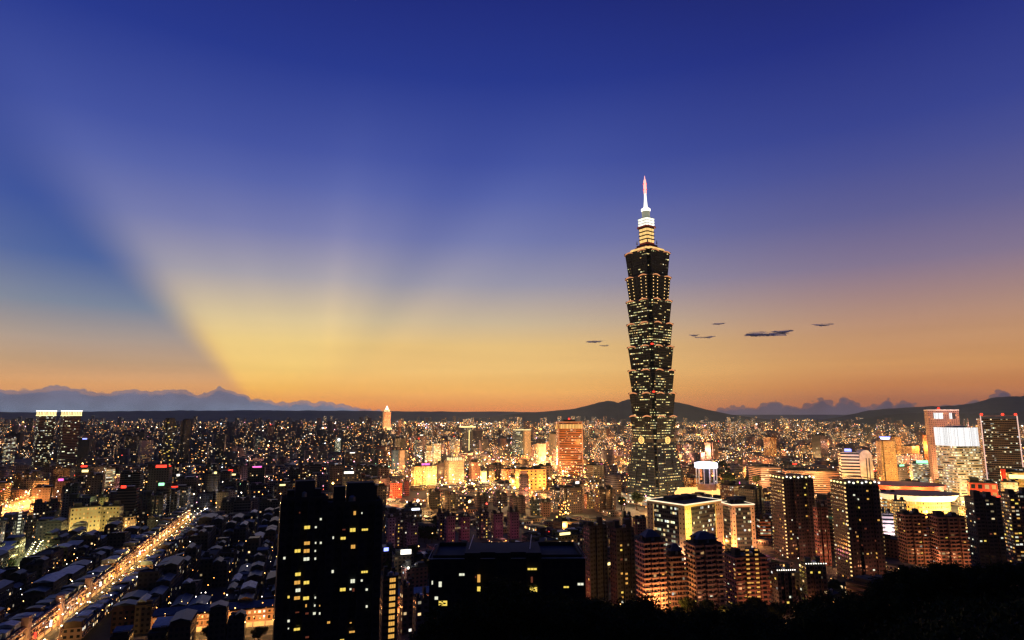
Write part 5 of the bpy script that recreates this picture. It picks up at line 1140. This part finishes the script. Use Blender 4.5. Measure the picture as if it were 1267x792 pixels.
IT = {k: [] for k in LM}
def pick(px):
    if px > 640: ks, ws = list(LM), (12, 9, 2, .6, .8, .4, .6)
    elif px > 440: ks, ws = list(LM), (8, 7, 3, 1.2, .8, .7, 1.6)
    else: ks, ws = list(LM), (5, 4, 3, 1.4, .8, .6, 2)
    return rnd.choices(ks, ws)[0]
for i in range(30000):
    t = rnd.random(); D = 850*math.exp(t*math.log(9.0)); px = rnd.uniform(-20, 1290)
    if D > 7000 and 640 < px < 920: continue
    if px < 470 and rnd.random() < (.45 if D > 3500 else .72): continue
    if D < 2500 and rnd.random() < .45: continue
    a = ray(px, 540)[0]; x, y = a*D, D
    dn = mnoise.fractal((x*.0011+9, y*.0008, 1.7), .8, 2, 3)+.12*(px > 560)
    if rnd.random() > min(1, max(.08, .35+1.5*dn)): continue
    if mnoise.noise((x*.0016+3, y*.0016, .2)) > .33 and rnd.random() < .8: continue
    if not clear(x, y, 2): continue
    z = rnd.choice((8, 12, 16, 22, 30)) if D < 4000 else rnd.uniform(8, 45)
    s = (.45+D*.00042)*math.exp(rnd.gauss(-.25, .45)); IT[pick(px)].append((x, y, z, s))
for i in range(300):
    px, py = rnd.uniform(0, 345), rnd.uniform(650, 790); q = ground(px, py)
    if clear(q.x, q.y, 1): IT[rnd.choices(('white', 'gold', 'amber', 'cool', 'green'), (4, 6, 4, .7, .15))[0]].append((q.x, q.y, rnd.uniform(9, 17), rnd.uniform(.12, .45)))
for i in range(120):
    px, py = rnd.uniform(480, 1100), rnd.uniform(690, 790); q = ground(px, py, 6)
    if clear(q.x, q.y, 1): IT[rnd.choices(('white', 'gold', 'amber', 'green'), (3, 4, 4, .6))[0]].append((q.x, q.y, 6, rnd.uniform(.2, .5)))
# avenues: rows of lamps running across and away
for (px, py, ang, n, st, k) in ((505, 527, 2, 90, 42, 'amber'), (700, 545, 100, 40, 38, 'gold'), (840, 521, 1, 100, 26, 'gold'), (860, 526, 1, 110, 30, 'amber'), (900, 531, 4, 70, 26, 'gold'), (1010, 536, 60, 40, 30, 'amber'), (60, 527, 1, 220, 24, 'gold'), (110, 528.5, 1, 120, 24, 'amber'), (240, 530, 2, 60, 40, 'pink'), (520, 545, 95, 30, 40, 'white'), (1000, 545, 110, 30, 26, 'amber'), (900, 560, 10, 30, 20, 'amber'), (870, 600, 15, 26, 13, 'amber'),
                            (600, 606, 12, 30, 9, 'gold'), (604, 603, 12, 30, 9, 'amber'), (697, 655, 82, 40, 9, 'gold'), (692, 655, 82, 40, 9, 'amber'), (1092, 640, 70, 30, 8, 'gold'), (1100, 600, 8, 30, 8, 'gold'), (90, 612, 10, 14, 14, 'amber'), (150, 606, 10, 14, 14, 'amber'), (1120, 560, 20, 20, 20, 'gold')):
    q = ground(px, py); d = Vector((math.cos(R(ang)), math.sin(R(ang)), 0))
    for i in range(n):
        c = q+d*(i*st)+Vector((rnd.uniform(-4, 4), rnd.uniform(-4, 4), 0))
        if c.y > 300 and clear(c.x, c.y, 2): IT[k].append((c.x, c.y, rnd.uniform(9, 20), (.4+c.y*.00040)*rnd.uniform(.6, 1.5)))
for i in range(70):
    px = rnd.uniform(480, 1180); py = 519.5+26*rnd.random()**1.6; q = ground(px, py); an_ = R(rnd.choice((3, 8, 14, 98, 105, 60))); d = Vector((math.cos(an_), math.sin(an_), 0)); k = rnd.choice(('amber', 'gold', 'amber', 'white', 'gold')); st = 12+q.y*.006
    for j in range(rnd.randrange(18, 60)):
        c = q+d*(j*st)+Vector((rnd.uniform(-4, 4), rnd.uniform(-4, 4), 0))
        if c.y > 900 and c.y < 9000 and clear(c.x, c.y, 2): IT[k].append((c.x, c.y, rnd.uniform(10, 24), (.4+c.y*.00042)*rnd.uniform(.6, 1.6)))
for i in range(26):
    px = rnd.uniform(0, 480); py = 522+30*rnd.random()**1.5; q = ground(px, py); an_ = R(rnd.choice((2, 8, 98, 105))); d = Vector((math.cos(an_), math.sin(an_), 0)); k = rnd.choice(('amber', 'gold', 'pink', 'white', 'gold')); st = 14+q.y*.008
    for j in range(rnd.randrange(14, 40)):
        c = q+d*(j*st)+Vector((rnd.uniform(-4, 4), rnd.uniform(-4, 4), 0))
        if c.y > 900 and c.y < 9000 and clear(c.x, c.y, 2): IT[k].append((c.x, c.y, rnd.uniform(10, 24), (.4+c.y*.00042)*rnd.uniform(.5, 1.4)))
# big glaring floodlights far off
for (px, py, k, s) in ((503, 530, 'white', 1.6), (527, 530, 'cool', 2.2), (502, 543, 'white', 2), (600, 537, 'white', 1.8), (625, 539, 'white', 1.6), (673, 539, 'white', 1.4), (662, 546, 'white', 1.3), (771, 534, 'pink', 1.8), (731, 543, 'white', 1.8), (738, 544, 'white', 1.6), (746, 543, 'white', 1.5), (752, 546, 'cool', 1.5), (925, 530, 'white', 2.4), (929, 531, 'gold', 2), (966, 542, 'white', 1.8), (881, 535, 'gold', 2), (905, 559, 'white', 1.2), (943, 560, 'gold', 1.4), (308, 545, 'white', 2), (318, 547, 'red', 1.4), (102, 574, 'gold', 1.8), (107, 546, 'white', 1.2), (437, 548, 'white', 1.2), (163, 566, 'amber', 1.6), (354, 585, 'white', 1.2), (502, 530, 'gold', 1.8), (510, 526, 'gold', 1.3), (696, 640, 'gold', 1.6), (700, 634, 'gold', 1.3), (768, 580, 'gold', 1.2), (478, 569, 'amber', .8), (500, 577, 'amber', 1.8), (497, 701, 'white', .35), (700, 655, 'amber', .5), (626, 669, 'amber', .6), (650, 668, 'amber', .5), (608, 676, 'red', .4), (652, 677, 'red', .5), (668, 674, 'red', .4), (535, 660, 'gold', .5), (518, 676, 'gold', .6), (738, 703, 'white', .3), (101, 672, 'red', .5), (43, 598, 'amber', 1.5), (35, 610, 'gold', 1.2), (22, 617, 'amber', 1.2), (50, 616, 'white', 1.4), (12, 625, 'amber', 1), (400, 613, 'red', .7), (419, 617, 'red', .7), (418, 609, 'red', .5), (60, 706, 'white', .3), (1058, 537, 'gold', 1.5), (985, 553, 'white', 1.0), (842, 550, 'gold', 1.3)):
    q = ground(px, py, 14); IT[k].append((q.x, q.y, 14, s*(.5+q.y*.00075)))
for k, it in IT.items(): lanterns(k+'_city_lights', it, glowm(k+'_lantern', *LM[k]))
# point lights without fixtures, added between the blocks for a warm glow
n = 0
for i in range(900):
    D = 820*math.exp(rnd.random()*math.log(3.6)); px = rnd.uniform(0, 1267)
    if px < 470 and rnd.random() < .78: continue
    a = ray(px, 560)[0]; x, y = a*D, D
    if not clear(x, y, 1) or n > 330: continue
    if any((x-r[1])**2+(y-r[2])**2 < (max(r[3], r[4])*.55)**2 for r in recs if abs(r[1]-x) < 50): continue
    n += 1; light(x, y, rnd.choice((9, 12, 16)), rnd.uniform(12000, 100000)*(D/1200)*((1.8 if px > 820 else 1.2) if px > 470 else .35), rnd.choice(((1, .42, .1), (1, .5, .16), (1, .55, .18), (1, .3, .1), (1, .62, .3))) if px > 420 else rnd.choice(((1, .5, .2), (.8, .8, 1), (1, .35, .3))), 2, name='street_or_fill_light')
k = 0
for i in range(4000):
    D = 1500*math.exp(rnd.random()*math.log(3.8)); px = rnd.uniform(0, 1267); a = ray(px, 540)[0]; x, y = a*D, D
    if mnoise.fractal((x*.0014+4, y*.001, 6.1), .8, 2, 3)+(.12 if px > 480 else -.28) < .18 or not clear(x, y, 10): continue
    k += 1; light(x, y, rnd.uniform(24, 45), 260000*(D/1500)**1.6*rnd.uniform(.4, 1.5), rnd.choice(((1, .42, .1), (1, .5, .15), (1, .6, .24), (1, .36, .2))), 5, name='street_or_fill_light')  # strong fixtureless lights added to brighten facades in the far city
    if k >= 130: break
for (px, py, pw, cl) in ((43, 612, 400000, (1, .3, .05)), (28, 618, 400000, (1, .28, .05)), (14, 626, 340000, (1, .26, .05)), (52, 610, 300000, (1, .5, .15)), (150, 612, 90000, (1, .35, .06)), (160, 613, 60000, (1, .35, .06)), (164, 568, 120000, (1, .4, .1)), (345, 590, 30000, (1, .4, .3)), (700, 650, 60000, (1, .6, .15)), (696, 640, 70000, (1, .7, .2)), (760, 600, 90000, (1, .5, .12)), (730, 600, 90000, (1, .55, .15)), (925, 608, 60000, (1, .3, .06)), (905, 600, 60000, (1, .3, .06)), (945, 605, 60000, (1, .55, .15)), (620, 606, 120000, (1, .6, .15)), (626, 600, 120000, (1, .55, .12)), (1000, 640, 30000, (1, .4, .2)), (1112, 640, 60000, (1, .5, .1)), (1180, 610, 90000, (1, .6, .2)), (1095, 625, 90000, (1, .6, .15)), (505, 620, 50000, (1, .45, .1)), (518, 622, 50000, (1, .45, .1)), (1000, 730, 5000, (1, .25, .08)), (985, 725, 4000, (1, .25, .08)), (1010, 745, 3000, (1, .3, .1)), (951, 765, 2500, (1, .4, .12)), (950, 720, 3000, (1, .3, .1)), (905, 675, 26000, (1, .35, .06)), (925, 680, 26000, (1, .4, .08)), (897, 670, 16000, (1, .35, .06)), (825, 680, 9000, (1, .45, .08))):
    q = ground(px, py, 9); light(q.x, q.y, 9, pw, cl, 2, name='street_or_fill_light')

# ---------------------------------------------------------------- clouds
def cloudmat(name, col, tr):
    m, nt = mat_new(name); g = N(nt); d = g.n('ShaderNodeBsdfDiffuse'); t = g.n('ShaderNodeBsdfTranslucent'); x = g.n('ShaderNodeMixShader'); o = g.n('ShaderNodeOutputMaterial')
    for b in (d, t): b.inputs[0].default_value = (*col, 1)
    x.inputs[0].default_value = tr; g.l(d.outputs[0], x.inputs[1]); g.l(t.outputs[0], x.inputs[2])
    tt = g.n('ShaderNodeBsdfTransparent'); y = g.n('ShaderNodeMixShader'); fz = noise_fac(g, .004, .22, .95); g.l(fz, y.inputs[0]); g.l(x.outputs[0], y.inputs[1]); g.l(tt.outputs[0], y.inputs[2]); g.l(y.outputs[0], o.inputs[0]); return m
mc2 = cloudmat('high_cloud', (.85, .9, .95), 1.0)
for (px, py, wp, hp) in ((950, 411.5, 24, 3.4), (968, 409, 12, 2.2), (934, 413, 10, 2.4), (1019, 401, 10, 2.0), (872, 416.5, 10, 1.4), (860, 414, 5, 1.6), (889, 400, 7, 1.3), (735, 422, 9, 1.5), (748, 427, 5, 1.2)):
    D = 14000; c = at(px, py, D); s = D/760
    def fx(u, v, c=c, s=s, wp=wp, hp=hp, px=px):
        a = u*2*math.pi; b_ = -v*.5*math.pi; n_ = 1+.8*mnoise.fractal((math.cos(a)*3.5+px, b_*2, math.sin(a)*2), .8, 2.2, 5)
        return (c.x+wp*s*math.cos(a)*math.cos(b_)*n_, c.y+wp*s*.5*math.sin(a)*math.cos(b_)*n_, c.z+hp*s*math.sin(b_)*n_+wp*s*.05*math.cos(a)*math.cos(b_))
    tag(gridmesh('clouds', fx, 48, 14, [mc2]), kind='stuff')

# ---------------------------------------------------------------- trees on the hillside and at its foot
ml, nt = mat_new('leaves'); g = N(nt); b = g.n('ShaderNodeBsdfPrincipled'); o_ = g.n('ShaderNodeOutputMaterial'); g.l(b.outputs[0], o_.inputs[0])
f = noise_fac(g, .35, 0, 1); oi = g.n('ShaderNodeObjectInfo')
g.l(g.mix(f, (.012, .02, .008), g.mix(oi.outputs['Random'], (.05, .065, .02), (.035, .055, .025))), b.inputs['Base Color']); b.inputs['Roughness'].default_value = .9; b.inputs['Specular IOR Level'].default_value = .03
def tree_mesh(seed, r_, h, nleaf, ls):
    rr = random.Random(seed); m = M(); tr = M()
    cl = []
    for i in range(15):
        a = rr.uniform(0, 6.28); q = rr.random()**.5*r_*.72; z = h*(.55+.38*rr.random()*(1-(q/r_)**2*.6)); cl.append((q*math.cos(a), q*math.sin(a), z, r_*rr.uniform(.26, .46)))
    cl.append((0, 0, h*.86, r_*.45))
    tr.tube([(0, 0, 0), (.1*r_, 0, h*.25), (0, .06*r_, h*.5), (0, 0, h*.8)], [.05*h, .036*h, .026*h, .01*h], 8)
    for c_ in cl[:8]: tr.tube([(0, 0, h*.38), (c_[0]*.5, c_[1]*.5, (h*.4+c_[2])/2), c_[:3]], [.02*h, .014*h, .005*h], 5)
    v = []; fs = []
    for i in range(nleaf):
        c_ = rr.choice(cl); d = Vector((rr.gauss(0, 1), rr.gauss(0, 1), rr.gauss(0, .8))).normalized(); rad = c_[3]*(rr.random()**.33); q = Vector(c_[:3])+d*rad
        n_ = (d+Vector((rr.uniform(-1, 1), rr.uniform(-1, 1), rr.uniform(-.6, 1)))).normalized(); x_ = n_.cross(Vector((0, 0, 1)) if abs(n_.z) < .9 else Vector((1, 0, 0))).normalized(); y_ = n_.cross(x_); s = ls*rr.uniform(.6, 1.3); k = len(v)
        v += [q-x_*s, q-y_*s*.5, q+x_*s, q+y_*s*.5]; fs.append((k, k+1, k+2, k+3))
    me = bpy.data.meshes.new('crown'); me.from_pydata(v, [], fs); me.materials.append(ml)
    return tr.mesh('trunk', [MT['bark']]), me
TV = [tree_mesh(s, r_, h, 5200, .27) for s, r_, h in ((1, 5.2, 10.5), (2, 4.2, 9), (3, 6, 11.5), (4, 3.6, 10))]
tcount = 0
def tree(x, y, z, s, lab, group, vi=None):
    global tcount
    p = empty('tree', (x, y, z), rnd.uniform(0, 6.28)); p.scale = (s, s, s*rnd.uniform(.9, 1.12)); tag(p, lab, 'tree', group); tr, cr = TV[rnd.randrange(4) if vi is None else vi]
    o = bpy.data.objects.new('trunk', tr); link(o, p); o = bpy.data.objects.new('crown', cr); link(o, p); tcount += 1; return p
i = 0
pts = []
for px in list(range(530, 1290, 15)):
    for rr_ in (168, 140, 118):
        a = ray(px+rnd.uniform(-6, 6), 740)[0]; y = rr_+rnd.uniform(-8, 8); x = a*y; dep = interp(DEP, px)
        if dep > 19: continue
        gz = hill_h(x, y); s = rnd.uniform(.75, 1.15)*(1 if px < 960 else .84)
        top = proj(x, y, gz+10*s)[1]; ysil = 396+760*math.tan(R(dep)+PITCH)
        if top > 800: continue
        pts.append((px, rr_, x, y, gz, s, top))
for (px, rr_, x, y, gz, s, top) in pts:
    row_ = {168: 'on the crest', 140: 'below the crest', 118: 'on the middle slope', 96: 'on the nearest slope'}[rr_]
    loc_ = 'under the long black house' if px < 720 else ('below the balconied flats' if px < 960 else ('below the lamp-strung towers' if px < 1105 else 'under the rose flats'))
    kk = (row_, loc_); cnt[kk] = cnt.get(kk, 0)+1
    tree(x, y, gz-.4, s, f'tree {row_} {loc_}, {ordn(cnt[kk]-1)} from left', 'trees on the hillside')
# clumps at the foot of the hill, along courts and in the park before the tall tower
for (px0, px1, py0, py1, n, lab, s0) in ((740, 970, 762, 796, 70, 'at the hill foot below the balconied flats', 1.1), (960, 1110, 735, 775, 34, 'at the hill foot below the lamp-strung towers', 1.1), (768, 806, 618, 634, 26, 'in the dark grove before the supertall tower', 1.7), (880, 905, 583, 606, 16, 'in the lamp-lit park', 1.6), (905, 945, 592, 612, 14, 'beside the pink terrace building', 1.6), (520, 545, 655, 676, 14, 'in the dark garden by the slab towers', 1.2), (822, 850, 676, 690, 8, 'before the stone office complex', 1.2), (480, 560, 690, 720, 14, 'behind the long black house', 1.1), (250, 345, 770, 800, 12, 'at the lower end of the cross street', 1.0), (0, 60, 700, 720, 8, 'near the green-lit lane', 1.0)):
    k = 0
    for i in range(n):
        px, py = rnd.uniform(px0, px1), rnd.uniform(py0, py1); q = ground(px, py)
        if not clear(q.x, q.y, 1) or street_d(q.x, q.y) < 1 or hill_h(q.x, q.y) > 8: continue
        k += 1; tree(q.x, q.y, max(0, hill_h(q.x, q.y)), s0*rnd.uniform(.8, 1.3), f'tree {lab}, {ordn(k-1)} of them', 'trees at the foot of the hill')
# undergrowth over the near slope
nl = 60000; v = np.zeros((nl, 4, 3)); rr = np.random.default_rng(3); k = 0
for i in range(nl):
    px = rr.uniform(440, 1330); y = rr.uniform(70, 190); x = ray(px, 760)[0]*y
    if interp(DEP, px) > 19.5: continue
    z = hill_h(x, y)+abs(rr.normal(0, 1.5)); d = rr.normal(size=3); d /= np.linalg.norm(d); e = np.cross(d, rr.normal(size=3)); e /= np.linalg.norm(e); c_ = np.array((x, y, z)); s = rr.uniform(.25, .5)
    v[k] = (c_-d*s, c_-e*s*.5, c_+d*s, c_+e*s*.5); k += 1
v = v[:k]; me = bpy.data.meshes.new('undergrowth'); me.from_pydata(v.reshape(-1, 3).tolist(), [], np.arange(k*4).reshape(-1, 4).tolist()); me.materials.append(ml); o = bpy.data.objects.new('undergrowth', me); link(o); tag(o, kind='stuff')
print('trees', tcount, 'lamps', lampn, 'lights', len([o for o in bpy.data.objects if o.type == 'LIGHT']), 'objects', len(bpy.data.objects))
# ---------------------------------------------------------------- the evening haze over the basin
mh, nt = mat_new('haze'); g = N(nt); pv = g.n('ShaderNodeVolumePrincipled'); o_ = g.n('ShaderNodeOutputMaterial'); g.l(pv.outputs[0], o_.inputs['Volume'])
pv.inputs['Color'].default_value = (.5, .78, 1, 1); pv.inputs['Density'].default_value = HAZE; pv.inputs['Anisotropy'].default_value = .25
m = M(); m.face([(-26000, -1500, -8), (-26000, 17000, -8), (26000, 17000, -8), (26000, -1500, -8)]); 
A = [(-26000, -1500), (26000, -1500), (26000, 17000), (-26000, 17000)]; m.ring(A, A, -8, 600); m.cap(A, 600, 0)
o = m.obj('haze', mh); tag(o, kind='stuff')
